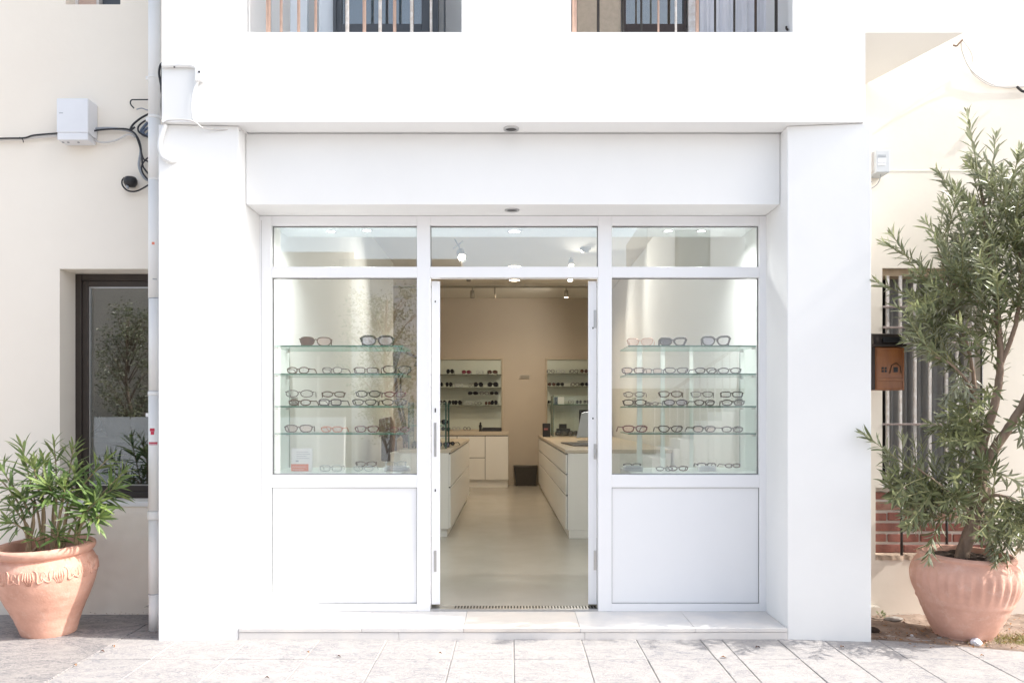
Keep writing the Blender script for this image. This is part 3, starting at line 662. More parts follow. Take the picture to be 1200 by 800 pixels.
m = MB(); m.prism([(2.2, ox+.9), (2.2, ox+1.0), (5.4, ox+1.0), (5.4, ox+.9)], GZ, 1.0)
m = MB()
for i in range(14):
    x = 2.6+i*.26; m.box(x, x+.27, ox+.02, ox+1.1, GZ, 0.5+i*.17)
m.build('outside_stair', oppm, opp)
m = MB(); m.tube([(2.6, ox+1.1, 1.5), (6.2, ox+1.1, 3.9)], .03, 8)
for i in range(26):
    x = 2.65+i*.14; m.tube([(x, ox+1.1, .5+(x-2.6)*.65), (x, ox+1.1, 1.5+(x-2.6)*.667)], .012, 6)
m.build('handrail', ironw, opp)
m = MB(); m.prism([(-3.4, ox+.25), (-3.4, ox-4), (-1.0, ox-4), (-1.0, ox+.25)], 4.1, 4.35); m.build('eaves', roofm, opp)

def crown_tree(name, label, base, h, rad, seed, leafm, n=1500, group=None, kind_cat='tree'):
    rnd = random.Random(seed); t = thing(name, label, kind_cat, base, group)
    bx, by, bz = base; m = MB(); m.tube(smooth_pts([base, (bx+.1, by, bz+h*.3), (bx-.05, by, bz+h*.55), (bx, by, bz+h*.9)], 5), [0.06*(1-k/16) + .006 for k in range(16)], 8)
    cl = []
    for k in range(40):
        a = rnd.uniform(0, 6.28); zz = rnd.uniform(.35, .95); rr = rad * math.sin(math.pi*min(1, (zz-.25)/.8))**.6
        e = Vector((bx + rr*math.cos(a), by + rr*math.sin(a), bz+h*zz)); s0 = Vector((bx, by, bz+h*(zz-.2)))
        m.tube([s0, (s0+e)/2 + Vector((0, 0, .1)), e], [.014, .008, .004], 5); cl.append(e); cl.append((s0+e)/2)
    m.build('trunk', barkm, t)
    lv = MB()
    for k in range(n):
        c = rnd.choice(cl) + Vector((rnd.gauss(0, .13*rad), rnd.gauss(0, .13*rad), rnd.gauss(0, .10)))
        q = Euler((rnd.uniform(0, 6), rnd.uniform(0, 6), rnd.uniform(0, 6))).to_quaternion(); L = rnd.uniform(.05, .09); W = L*.2
        lv.add([c, c + q @ Vector((W, L*.5, .01)), c + q @ Vector((0, L, 0)), c + q @ Vector((-W, L*.5, .01))], [(0, 1, 2, 3)])
    tag(lv.build('crown', leafm, t), kind='stuff'); return t
crown_tree('street_tree', 'leafy tree across the street mirrored in the left shop window', (-2.3, ox+1.2, GZ), 3.9, .85, 3, leafR, 4200)
crown_tree('street_tree', 'leafy tree across the street mirrored in the dark window on the left', (-7.9, ox+.25, GZ), 3.75, .55, 5, leafR, 3600)

# ------------------------------------------------------------------ window display: shelves
def local(m, name, mt, parent):
    o = bpy.data.objects.new(name, m.mesh(name, mt)); COL.objects.link(o); o.parent = parent; return o
side_x = {'left': (WL + 0.002, PX(488, 6.35)), 'right': (PX(720, 6.35), WR - 0.003)}
shelf_y = {'top': 404.3, 'second': 437.2, 'third': 475.2, 'lowest glass': 507.0}
shelf_z = {}
for side, (a, b) in side_x.items():
    for nm, py in shelf_y.items():
        z = PZ(py, 5.58); shelf_z[nm] = z
        t = thing('glass_shelf', '%s green edged glass shelf in the %s shop window' % (nm, side), 'shelf', ((a+b)/2, D(5.8), z), 'glass shelves in the shop windows')
        box('shelf_pane', a, b, D(5.59), D(6.0), z-0.010, z-0.002, shelfglass, t)
        box('front_edge', a, b, D(5.584), D(5.5895), z-0.0115, z-0.001, edgeglass if side == 'right' else edgeglass2, t)
        box('rear_edge', a, b, D(6.0005), D(6.004), z-0.0105, z-0.0015, edgeglass2, t)
        xs_ = a + 0.012 if side == 'left' else b - 0.012
        box('bracket', xs_-.01, xs_+.01, D(5.62), D(5.66), z-0.024, z-0.011, chrome, t, .002)
        box('bracket', xs_-.01, xs_+.01, D(5.92), D(5.96), z-0.024, z-0.011, chrome, t, .002)
    # display floor and glazed back of the window case
    t = thing('display_case', '%s window display case with white floor and glazed back' % side, 'display case', ((a+b)/2, D(5.8), 0.5))
    zf = PZ(553.5, 5.5); xr = b if side == 'left' else a
    box('case_floor', a, b, 0.078, D(6.02), zf-0.03, zf, displaym, t, .002)
    box('case_base', a+.004 if side == 'left' else a+.004, b-.004, 0.08, D(6.01), 0.0, zf-0.031, displaym, t)
    zt = shelf_z['top']
    box('back_glass', a, b, D(6.03), D(6.036), zf, zt, caseglass, t)
    m = MB(); m.tube([(a if side == 'left' else b, D(6.025), zf), (a if side == 'left' else b, D(6.025), zt)], 0.004, 6); m.build('corner_seal', mat('grey_green_seal', (.34, .38, .36), .4, var=.1, vscale=20), t)
    m = MB(); m.box(a, b, D(6.02), D(6.028), zt-.006, zt+.001); m.build('top_rail', mat('pale_pink_rail', (.66, .60, .57), .4, var=.05, vscale=20), t)
    if side == 'right':
        for (p0, p1) in ((745.5, 751.5), (773, 778), (806.5, 811)):
            box('glass_door_edge', PX(p0, 6.05), PX(p1, 6.05), D(6.008), D(6.027), zf, zt-.01, mat('white_satin_strip', (.80, .79, .75), .4, var=.03, vscale=9), t)
for side in ('left', 'right'):
    a, b = side_x[side]; z = shelf_z['third']; zt = PZ(465.5, 5.78)
    t = thing('acrylic_riser', 'clear acrylic stand raising the back row on the third shelf of the %s window' % side, 'display stand', ((a+b)/2, D(5.85), z))
    box('top_sheet', a+.08, b-.05, D(5.78), D(5.96), zt-.003, zt-.0005, acryl, t)
    for x in (a+.08, b-.054): box('side_sheet', x, x+.003, D(5.78), D(5.96), z-.001, zt-.0035, acryl, t)

# ------------------------------------------------------------------ spectacles
def rim_outline(kind, a, b, side, n=22):
    pts = []
    for k in range(n):
        t = 2*math.pi*k/n; ct, st = math.cos(t), math.sin(t)
        e = {'round': 1.0, 'oval': 0.9, 'rect': 0.55, 'way': 0.7, 'cat': 0.8, 'halfmoon': 0.62}[kind]
        x = math.copysign(abs(ct)**e, ct) * a; z = math.copysign(abs(st)**e, st) * b
        if kind in ('way', 'halfmoon') and z < 0: x *= 1 - 0.20*abs(z)/b
        if kind == 'cat':
            if z < 0: x *= 1 - 0.25*abs(z)/b
            if x*side > 0 and z > 0: z += b*0.32*(x*side/a)**2
        pts.append((x, z))
    return pts
def make_glasses(name, label, loc, wd, kind, fm, lm, yaw=0, thick=0.0035, lm2=None, group='spectacles shown in the shop windows', fold=False, hr=0.33, cat='glasses', big=False):
    t = thing(name, label, cat, loc, group); t.rotation_euler = (0, 0, R(yaw))
    h = wd*hr; a = wd*0.215; b = h/2 - thick; cx = wd*0.26; zc = b + thick
    m = MB()
    for s in (-1, 1):
        pts = [(s*cx + x, -0.004*math.cos(x/a), zc + z) for x, z in rim_outline(kind, a, b, s)]
        rr = [thick*(1.5 if (p[2] > zc and big) else 1.0) for p in pts]
        m.tube(pts, rr, 6, None, closed=True)
        m.tube([(s*(cx+a*0.93), 0, zc+b*0.45), (s*wd*0.5, 0.004, zc+b*0.5)], thick*1.25, 6)
    m.tube([(-(cx-a)-.001, -.002, zc+b*.25), (0, -.004, zc+b*.55), ((cx-a)+.001, -.002, zc+b*.25)], thick*1.05, 6)
    local(m, 'frame_front', fm, t)
    for s in (-1, 1):
        pts = rim_outline(kind, a*.97, b*.97, s); m = MB(); n = len(pts)
        m.add([(s*cx+x, -0.0015, zc+z) for x, z in pts] + [(s*cx+x, 0.0005, zc+z) for x, z in pts], [tuple(range(n)), tuple(reversed(range(n, 2*n)))] + [(k, n+k, n+(k+1) % n, (k+1) % n) for k in range(n)])
        local(m, 'lens', (lm2 if (s > 0 and lm2) else lm), t)
        m = MB(); x = s*wd*0.5; z = zc + b*.5; L = wd*0.95
        if fold: pts = [(x, .004, z), (x*.95, .012, z), (-x*.5, .018, z-.002), (-x*.8, .02, z-h*.35)]
        else: pts = [(x, .004, z), (x*.99, L*.35, z), (x*.97, L*.72, z-.001), (x*.93, L, thick+.001)]
        m.tube(smooth_pts(pts, 4), thick*(1.25 if big else 0.95), 6); local(m, 'temple', fm, t)
    return t
FM = dict(black=mat('black_acetate', (.008, .008, .010), .38, var=.1, vscale=40, spec=.3), brown=mat('tortoise_acetate', (.10, .045, .025), .25, var2=(.035, .018, .012), vscale=60),
          grey=mat('gunmetal_wire', (.16, .15, .16), .3, .6, var=.1, vscale=40), rose=mat('rose_gold_wire', (.50, .27, .20), .3, .4, var=.1, vscale=40),
          coral=mat('coral_acetate', (.62, .24, .15), .3, var=.15, vscale=40), wine=mat('wine_red_acetate', (.16, .02, .04), .25, var=.2, vscale=40),
          clear=mat('smoky_clear_acetate', (.48, .50, .52), .25, var=.1, vscale=40), navy=mat('navy_acetate', (.02, .025, .06), .25, var=.1, vscale=40))
LM = dict(c=lensclear, p=lenspink, b=lensblue, d=lensdark, n=lensbrown)
KD = dict(round='round', oval='oval', rect='rectangular', way='squared', cat='cat eye', halfmoon='wide browed')
CN = dict(black='black', brown='tortoiseshell brown', grey='thin dark grey', rose='thin rose gold', coral='coral red', wine='dark wine red', clear='clear grey', navy='navy blue')
ORD = ['first', 'second', 'third', 'fourth', 'fifth', 'sixth']
def row(side, nm, items, d=5.68, py=None, z=None, rowtxt=''):
    for i, it in enumerate(items):
        x0, x1, kind, fc, lc, yaw = it[:6]; lc2 = it[6] if len(it) > 6 else None; hr = it[7] if len(it) > 7 else 0.31
        cx = (x0+x1)/2; wd = (x1-x0)*d/F/max(.5, math.cos(R(yaw)))
        zz = z
        place = '%s window' % side if nm == 'floor' else '%s shelf, %s window' % (nm, side)
        tint = {'d': ' with dark lens', 'n': ' with brown lens'}.get(lc, '')
        lab = '%s %s glasses%s, %s from left, %s%s' % (CN[fc].replace('thin ', '').replace('tortoiseshell ', ''), KD[kind], tint, ORD[i], rowtxt, place)
        th = {'grey': .0034, 'rose': .0028, 'clear': .0030}.get(fc, .0043)
        big = fc in ('black',) and lc in 'bd'
        make_glasses('eyeglasses', lab, (PX(cx, d), D(d), zz), wd, kind, FM[fc], LM[lc], yaw, th*(1.25 if big else 1), LM[lc2] if lc2 else None, hr=hr*.93, big=big)
sz = shelf_z; e = 0.0
zr = PZ(465.5, 5.78)
row('left', 'top', [(352, 388, 'way', 'brown', 'n', 12, 'p', .33), (423, 461, 'way', 'black', 'b', 8, 'b', .36)], z=sz['top'])
row('left', 'second', [(336, 363, 'oval', 'brown', 'c', -8, None, .33), (377, 402, 'way', 'grey', 'c', -14, None, .34), (415, 443, 'rect', 'brown', 'c', 6), (449, 482, 'way', 'black', 'c', 14)], z=sz['second'])
row('left', 'third', [(335, 367, 'oval', 'grey', 'c', 6, None, .3), (378, 404, 'oval', 'brown', 'c', 14, None, .3), (417, 446, 'oval', 'black', 'c', 4), (451, 475, 'round', 'wine', 'c', 18)], d=5.80, z=zr, rowtxt='raised back row, ')
row('left', 'third', [(338, 365, 'oval', 'brown', 'c', -8), (373, 401, 'rect', 'navy', 'c', -10), (413, 441, 'cat', 'black', 'c', 3), (448, 476, 'round', 'black', 'c', 18)], z=sz['third'], rowtxt='front row, ')
row('left', 'lowest glass', [(334, 366, 'halfmoon', 'brown', 'p', 8), (376, 402, 'halfmoon', 'coral', 'p', -6), (416, 444, 'halfmoon', 'wine', 'c', 4), (457, 479, 'oval', 'wine', 'p', 22)], z=sz['lowest glass'])
zf = PZ(553.5, 5.5)
row('left', 'floor', [(375, 401, 'rect', 'clear', 'c', 4), (414, 438, 'round', 'clear', 'c', -6)], d=5.62, z=zf, rowtxt='front of white floor, ')
row('left', 'floor', [(417, 441, 'oval', 'brown', 'c', 8)], d=5.88, z=zf+.014, rowtxt='back of white floor, ')
row('right', 'top', [(735, 765, 'cat', 'rose', 'p', -14, None, .34), (773, 804, 'cat', 'black', 'd', -8, 'c', .36), (823, 855, 'cat', 'black', 'b', -12, 'c', .40)], z=sz['top'])
row('right', 'second', [(729, 755, 'halfmoon', 'brown', 'p', -16), (753, 776, 'rect', 'grey', 'p', -10), (779, 806, 'cat', 'black', 'c', -6), (814, 840, 'way', 'black', 'c', 8), (842, 868, 'oval', 'black', 'c', -10)], z=sz['second'])
row('right', 'third', [(731, 755, 'round', 'grey', 'c', -16, None, .3), (772, 799, 'way', 'brown', 'c', -14, None, .3), (810, 835, 'way', 'grey', 'c', -16, None, .3), (845, 870, 'rect', 'black', 'c', -14, None, .3)], d=5.80, z=zr, rowtxt='raised back row, ')
row('right', 'third', [(730, 757, 'oval', 'black', 'c', -10), (757, 771, 'round', 'grey', 'c', -30), (778, 805, 'oval', 'navy', 'b', -6), (813, 838, 'way', 'black', 'c', 10), (846, 872, 'oval', 'black', 'c', -8)], z=sz['third'], rowtxt='front row, ')
row('right', 'lowest glass', [(729, 759, 'way', 'wine', 'p', 8), (771, 800, 'cat', 'black', 'c', 3), (811, 839, 'way', 'black', 'p', 8), (845, 871, 'oval', 'black', 'c', 8)], z=sz['lowest glass'])
row('right', 'floor', [(769, 788, 'round', 'grey', 'c', -10), (783, 806, 'round', 'brown', 'c', -6)], d=5.64, z=zf, rowtxt='front of white floor, ')
row('right', 'floor', [(731, 751, 'rect', 'grey', 'c', -6), (817, 839, 'rect', 'black', 'c', 0), (849, 868, 'oval', 'brown', 'c', 16)], d=5.70, z=zf+.018, rowtxt='beside white stands on floor, ')
for (a, b, lab) in ((730, 754, 'small white block stand at the left end of the right window display floor'), (818, 840, 'small white block stand near the middle of the right window display floor'), (449, 480, 'low white folded cloth stand at the right end of the left window display floor')):
    d = 5.62; t = thing('display_block', lab, 'display stand', (PX((a+b)/2, d), D(d), zf))
    x0, x1 = PX(a, d), PX(b, d); hgt = .05 if b < 700 else .055
    m = MB(); m.prism([(x0, D(d)), (x1, D(d)), (x1-.01, D(d)+.09), (x0+.012, D(d)+.09)], zf, zf+hgt*.65); m.build('block', paperw, t, .006)
    m = MB()
    for k in range(3): m.box(x0+.012+k*.004, x1-.012-k*.004, D(d)-.006-.002*k, D(d)-.001, zf+.008+k*.012, zf+.016+k*.012)
    m.build('fold', mat('pale_grey_paper', (.66, .67, .70), .8, var=.04, vscale=9), t, .002)
row('left', 'floor', [(452, 476, 'oval', 'clear', 'c', 10)], d=5.78, z=zf+.02, rowtxt='behind white cloth on floor, ')
# sign card
t = thing('sign_card', 'white upright card with a coral printed block on the left window display floor', 'card', (PX(353, 5.6), D(5.6), zf))
d = 5.6; x0, x1 = PX(341.5, d), PX(366, d)
box('card', x0, x1, D(d), D(d)+.003, zf+.003, PZ(525, d), paperw, t); box('card_foot', x0+.01, x1-.01, D(d)+.003, D(d)+.05, zf, zf+.003, paperw, t)
box('coral_block', x0-.001, PX(361.5, d), D(d)-.003, D(d)-.0005, zf+.004, PZ(543.5, d), coral, t)
m = MB()
for k, (py, l) in enumerate(((529, 14), (531.5, 16), (534, 12), (536.5, 15))): m.box(x0+.035, x0+.035+l*d/F, D(d)-.0012, D(d)-.0004, PZ(py+.5, d), PZ(py, d))
m.box(x0+.03, x0+.05, D(d)-.0012, D(d)-.0004, PZ(541, d), PZ(539, d)); tag(m.build('print_line', mat('grey_ink', (.45, .46, .52), .8, var=.1, vscale=60), t), kind='stuff')
m = MB()
for k in range(3): m.box(x0+.008, PX(358-k*2, d), D(d)-.0036, D(d)-.0031, PZ(547.3+k*3, d), PZ(546.2+k*3, d))
tag(m.build('print_line', mat('pale_coral_ink', (.85, .50, .42), .8, var=.1, vscale=60), t), kind='stuff')

# ------------------------------------------------------------------ interior furniture
def counter(name, label, foot, z1, front, splits, gaps, parent_loc):
    pass
def q2(px, d): return (PX(px, d), D(d))
# right counter (drawer side faces the aisle)
t = thing('drawer_counter', 'long white drawer counter with beige top on the right of the aisle', 'counter', (1.1, D(10), 0))
n0 = (PX(663, 8.53), D(8.53)); n1 = (PX(631, 14.4), D(14.4))
def along(u, off=0.0): return (n0[0] + (n1[0]-n0[0])*u + off, n0[1] + (n1[1]-n0[1])*u)
m = MB(); m.prism([along(0, .02), (1.68, n0[1]), (1.68, n1[1]), along(1, .02)], 0.085, .895); m.build('carcass', cabinet, t)
m = MB(); m.prism([along(0, .035), (1.68, n0[1]+.02), (1.68, n1[1]), along(1, .035)], 0.0, .083); m.build('plinth', cabinet, t)
m = MB(); m.prism([(along(0, -.004)[0], n0[1]-.01), (1.69, n0[1]-.01), (1.69, n1[1]+.03), along(1, -.004)], .897, .935); m.build('countertop', topm, t, .003)
m = MB(); m.prism([along(0, .0195), along(1, .0195), along(1, .021), along(0, .021)][::-1], .09, .895); m.build('shadow_gap', darkgap, t)
for (za, zb) in ((.678, .880), (.455, .664), (.095, .441)):
    m = MB(); m.prism([along(0.003, 0.0), along(1, 0.0), along(1, .019), along(0.003, .019)][::-1], za, zb); m.build('drawer_front', cabinet, t, .002)
# left counter
t = thing('drawer_counter', 'white drawer counter with beige top on the left of the aisle', 'counter', (-.9, D(10), 0))
a0 = PX(528, 8.6)
m = MB(); m.box(-1.19, a0-.02, D(8.60), D(12.4), .085, .895); m.build('carcass', cabinet, t)
m = MB(); m.box(-1.17, a0-.04, D(8.63), D(12.4), 0, .083); m.build('plinth', cabinet, t)
m = MB(); m.box(-1.2, a0+.004, D(8.59), D(12.42), .897, .935); m.build('countertop', topm, t, .003)
m = MB(); m.box(a0-.0198, a0-.0185, D(8.62), D(12.38), .09, .895); m.build('shadow_gap', darkgap, t)
for (za, zb) in ((.535, .880), (.095, .520)):
    for (u, v) in ((8.605, 12.395),):
        m = MB(); m.box(a0-.018, a0, D(u), D(v), za, zb); m.build('drawer_front', cabinet, t, .002)
# back counter
t = thing('rear_cabinet', 'white cupboard with beige top against the back wall left of the aisle', 'cabinet', (-.8, D(14.6), 0))
d = 14.4; xa, xb = -1.55, PX(595.5, d)
m = MB(); m.box(xa, xb, D(d)+.02, D(14.88), .13, .93); m.build('carcass', cabinet, t)
m = MB(); m.box(xa, xb-.01, D(d)+.04, D(14.88), 0.0, .128); m.build('plinth', cabinet, t)
m = MB(); m.box(xa-.01, xb+.01, D(d)-.01, D(14.89), .932, 1.0); m.build('countertop', topm, t, .003)
m = MB(); m.box(xa, xb-.002, D(d)+.0175, D(d)+.019, .14, .93); m.build('shadow_gap', darkgap, t)
xs2 = [(PX(568.5, d)+.004, xb, .14, .915), (PX(549, d)-.2, PX(568.5, d)-.004, .535, .915), (PX(549, d)-.2, PX(568.5, d)-.004, .14, .525), (xa, PX(549, d)-.21, .14, .915)]
for i, (u, v, za, zb) in enumerate(xs2): box('cupboard_door' if i in (0, 3) else 'drawer_front', u, v, D(d), D(d)+.0165, za, zb, cabinet, t, .002)

unitm = mat('pale_green_back_panel', (.56, .60, .52), .4, var=.04, vscale=3)
edgeb = mat('beige_unit_edge', (.52, .44, .33), .5, var=.08, vscale=9)
def shelf_unit(label, x0, x1, shelves, px_right=True):
    d = 14.86; t = thing('wall_shelf_unit', label, 'shelf unit', ((x0+x1)/2, D(d), 1.0), 'lit wall shelf units at the back')
    zt, zb = PZ(421, d), PZ(505, d)
    if 'right' in label: zb = .94
    box('back_panel', x0, x1, D(d)+.01, D(d)+.035, zb, zt, unitm, t)
    m = MB(); ring(m, x0-.03, x1+.03, zb, zt+.03, .035, D(d)-.02, D(d)+.03); m.build('surround', edgeb, t, .002)
    for py in shelves: box('shelf', x0+.006, x1-.006, D(d)-.20, D(d)+.009, PZ(py, 14.66)-.012, PZ(py, 14.66), caseglass if 0 else mat('shelf_glass_edge', (.20, .22, .17), .25, var=.1, vscale=20), t)
    return t
shelf_unit('wall shelf unit of spectacles above the rear cabinet left of the aisle', -1.5, PX(588, 14.86), (438.3, 453.6, 474.7))
shelf_unit('wall shelf unit of spectacles behind the right drawer counter', PX(641, 14.86), 1.62, (437.3, 452.7, 473.3))
box('backdrop', 0, 0.001, 0, 0.001, 0, 0.001, unitm) if 0 else None
def tiny(px0, px1, py, d, col, label, hpx=5, grp='spectacles on the back wall shelves'):
    wd = (px1-px0)*d/F; h = hpx*d/F; m = MB(); s_ = []
    for s in (-1, 1):
        m.tube([(s*wd*.26 + x, 0, h/2 + z) for x, z in rim_outline('oval', wd*.2, h*.42, s, 10)], wd*.035, 4, None, closed=True)
        m.tube([(s*wd*.48, 0, h*.7), (s*wd*.48, wd*.8, h*.65), (s*wd*.45, wd*1., .004)], wd*.03, 4)
    m.tube([(-wd*.08, 0, h*.6), (wd*.08, 0, h*.6)], wd*.04, 4)
    if col in (FM['black'], FM['brown'], FM['wine']):
        for s in (-1, 1):
            p = rim_outline('oval', wd*.19, h*.4, s, 10); m.add([(s*wd*.26+x, .001, h/2+z) for x, z in p], [tuple(range(10))])
    o = m.build('eyeglasses', col); o.location = (PX((px0+px1)/2, d), D(d), PZ(py, d)); tag(o, label, 'glasses', grp); return o
ds = 14.68
L1 = [(523, 532, 438, 'black'), (541, 552, 438, 'wine'), (558, 566, 438, 'clear'), (571, 583, 438, 'brown'), (513, 519, 453.3, 'black'), (522, 530, 453.3, 'black'), (533, 542, 453.3, 'clear'), (549, 556, 453.3, 'grey'), (555, 566, 453.3, 'black'), (571, 584, 453.3, 'black'), (514, 523, 474.4, 'black'), (525, 533, 474.4, 'black'), (532, 541, 474.4, 'black'), (546, 553, 474.4, 'clear'), (556, 564, 474.4, 'grey'), (568, 575, 474.4, 'brown'), (575, 583, 474.4, 'black')]
rn = {438: 'top', 453.3: 'middle', 474.4: 'lowest', 437: 'top', 452.4: 'middle', 473: 'lowest'}
cnt = {}
for (a, b, py, c) in L1:
    k = ('left', rn[py]); cnt[k] = cnt.get(k, 0) + 1
    tiny(a, b, py, ds, FM[c], 'small %s glasses, %s from left on the %s shelf above the rear cabinet' % (CN[c], ORD[cnt[k]-1] if cnt[k] <= 6 else 'rightmost', rn[py]), 6 if c == 'black' else 4.5)
for i, (a, b, c) in enumerate([(548, 560, 'black'), (562, 573, 'grey'), (574, 584, 'black')]):
    o = tiny(a, b, 462.5, ds, FM[c], '%s folded glasses, %s from left on the clear rack between back shelves' % (CN[c], ORD[i]), 4)
t = thing('spectacle_rack', 'clear little rack on the lowest shelf above the rear cabinet', 'rack', (PX(566, ds), D(ds), PZ(474.4, ds)))
box('rack_top', PX(543, ds), PX(585, ds), D(ds)-.02, D(ds)+.12, PZ(463.2, ds), PZ(462.7, ds), caseglass, t)
for px in (543, 585): box('rack_side', PX(px, ds)-.003, PX(px, ds)+.003, D(ds)-.02, D(ds)+.12, PZ(474.6, ds), PZ(463.3, ds), caseglass, t)
R1 = [(641, 650, 437, 'grey'), (652, 662, 437, 'clear'), (668, 678, 437, 'grey'), (680, 689, 437, 'brown'), (642, 651, 452.4, 'brown'), (652, 661, 452.4, 'black'), (669, 679, 452.4, 'grey'), (680, 690, 452.4, 'black'), (642, 647, 473, 'black'), (666, 673, 473, 'grey'), (675, 682, 473, 'black'), (684, 690, 473, 'black')]
for (a, b, py, c) in R1:
    k = ('right', rn[py]); cnt[k] = cnt.get(k, 0) + 1
    tiny(a, b, py, ds, FM[c], 'small %s glasses, %s from left on the %s shelf behind the right counter' % (CN[c], ORD[cnt[k]-1], rn[py]), 4.5)
for i, (a, b, c) in enumerate([(517, 527, 'black'), (530, 539, 'clear'), (543, 551, 'grey')]):
    tiny(a, b, 504.6, 14.55, FM[c], '%s glasses standing on the rear cabinet top, %s from left' % (CN[c], ORD[i]), 5, 'spectacles on the rear cabinet')
t = thing('display_tray', 'flat black tray on the right end of the rear cabinet', 'tray', (PX(577, 14.6), D(14.6), 1.0))
box('tray', PX(565, 14.6), PX(588, 14.6), D(14.5), D(14.75), 1.001, 1.055, dark, t, .01); box('tray_rim', PX(565.5, 14.6), PX(587.5, 14.6), D(14.52), D(14.73), 1.056, 1.066, darkcloth, t, .004)
t = thing('dark_figurine', 'small dark upright ornament beside the black tray on the rear cabinet', 'ornament', (PX(563, 14.5), D(14.5), 1.0))
m = MB(); c = (PX(563, 14.5), D(14.5), 1.0); m.lathe([(0.001, 0), (.03, 0), (.022, .05), (.03, .10), (.014, .13), (.02, .15), (.001, .17)], 12, None, c); m.build('body', dark, t)

def glass_case(label, x0, x1, d0, d1, z0, z1, shelf=None):
    t = thing('glass_cabinet', label, 'display cabinet', ((x0+x1)/2, D((d0+d1)/2), z0)); y0, y1 = D(d0), D(d1); g_ = .008
    box('glass_front', x0, x1, y0, y0+.006, z0, z1, caseglass, t); box('glass_back', x0, x1, y1-.006, y1, z0, z1, caseglass, t)
    box('glass_side', x0, x0+.006, y0+.007, y1-.007, z0, z1, caseglass, t); box('glass_side', x1-.006, x1, y0+.007, y1-.007, z0, z1, caseglass, t)
    box('glass_top', x0, x1, y0, y1, z1+.001, z1+.007, caseglass, t)
    for (x, y) in ((x0, y0), (x1, y0), (x0, y1), (x1, y1)): box('edge_strip', x-g_, x+g_, y-g_, y+g_, z0, z1+.008, mat('dark_green_edge', (.04, .10, .08), .25, var=.1, vscale=20), t)
    if shelf: box('shelf', x0+.01, x1-.01, y0+.012, y1-.012, shelf, shelf+.006, edgeglass2, t)
    return t
cl_x0, cl_x1 = -1.12, PX(523, 8.8)
glass_case('glass cabinet with dark edges standing on the left counter', cl_x0, cl_x1, 8.75, 9.15, .936, PZ(472, 8.8), 1.18)
for i, (px, z, lab) in enumerate(((519, .94, 'black sunglasses at the bottom of the glass cabinet on the left counter'), (517, 1.19, 'black sunglasses on the inner shelf of the glass cabinet on the left counter'))):
    make_glasses('sunglasses', lab, (PX(px, 8.95), D(8.93), z), .16, 'way', FM['black'], lensdark, 10, group='sunglasses in the left glass cabinet', big=True, hr=.38)
make_glasses('sunglasses', 'black glasses lying on the left counter to the right of the glass cabinet', (PX(528, 9.6), D(9.6), .937), .12, 'round', FM['black'], lensdark, -30, group='loose glasses on the counters', big=True, hr=.4)
glass_case('tall glass cabinet standing at the far end of the right counter', PX(648, 13.5), 1.35, 13.5, 14.1, .936, PZ(463.5, 13.5), PZ(474, 13.6))
for i, (px, zz, kk, lab) in enumerate(((657, .94, 'way', 'black sunglasses at the bottom left of the glass cabinet on the right counter'), (665, .94, 'round', 'black sunglasses second from left in the bottom of the right glass cabinet'), (672, .94, 'way', 'black sunglasses third from left in the bottom of the right glass cabinet'))):
    make_glasses('sunglasses', lab, (PX(px, 13.8), D(13.8), zz), .17, kk, FM['black'], lensdark, 8*i, group='sunglasses in the right glass cabinet', big=True, hr=.5)
t = thing('display_podium', 'dark stepped podium inside the right glass cabinet', 'display stand', (PX(662, 13.9), D(13.9), .94))
box('step', PX(652, 13.95), PX(668, 13.95), D(13.9), D(14.0), .937, 1.06, dark, t, .004); box('step', PX(655, 13.95), PX(664, 13.95), D(13.93), D(13.99), 1.062, 1.14, dark, t, .004)
t = thing('notice_card', 'white card on the shelf of the right glass cabinet', 'card', (PX(656, 13.6), D(13.62), 1.45)); zc_ = PZ(474, 13.6)+.007
box('card', PX(654, 13.62), PX(661, 13.62), D(13.62), D(13.63), zc_, zc_+.125, paperw, t); box('dark_photo', PX(649.5, 13.62), PX(653.5, 13.62), D(13.62), D(13.63), zc_, zc_+.12, mat('blue_grey_print', (.12, .16, .22), .5, var=.3, vscale=30), t)
t = thing('card_terminal', 'black card terminal with lit buttons at the far end of the right counter', 'card reader', (PX(640, 13.2), D(13.2), .936))
box('body', PX(636, 13.2), PX(645, 13.2), D(13.2), D(13.32), .937, 1.16, dark, t, .008); box('screen', PX(637.5, 13.19), PX(642, 13.19), D(13.194), D(13.199), 1.05, 1.08, mat('reddish_screen', (.35, .12, .10), .3, var=.3, vscale=60), t)
t = thing('desk_monitor', 'silver backed computer screen turned sideways on the right counter', 'monitor', (PX(682, 11), D(11), .936))
d = 11.0
m = MB(); pz = lambda px, py: P(px, py, d)
v = [pz(675, 513), pz(681, 484), pz(690, 482), pz(696, 512)]; vb = [q + Vector((.05, .10, .02)) for q in v]
m.add([tuple(q) for q in v+vb], [(0, 3, 2, 1), (4, 5, 6, 7), (0, 1, 5, 4), (1, 2, 6, 5), (2, 3, 7, 6), (3, 0, 4, 7)]); m.build('screen_back', mat('silver_blue_plastic', (.50, .56, .62), .35, .3, var=.1, vscale=9), t, .01)
m = MB(); m.box(PX(679, d), PX(696, d), D(d)+.06, D(d)+.07, PZ(500, d), PZ(480, d)); m.build('screen', dark, t)
m = MB(); m.box(PX(677, d), PX(694, d), D(d)-.02, D(d)+.16, .937, .947); m.build('stand_foot', chrome, t, .003)
t = thing('leather_tray', 'flat black tray on the near end of the right counter', 'tray', (PX(675, 10), D(10), .936))
m = MB(); m.prism([(PX(657, 10.4), D(10.4)), (PX(672, 9.4), D(9.4)), (PX(700, 9.4), D(9.4)), (PX(688, 10.4), D(10.4))], .937, .95); m.build('tray', dark, t, .004)
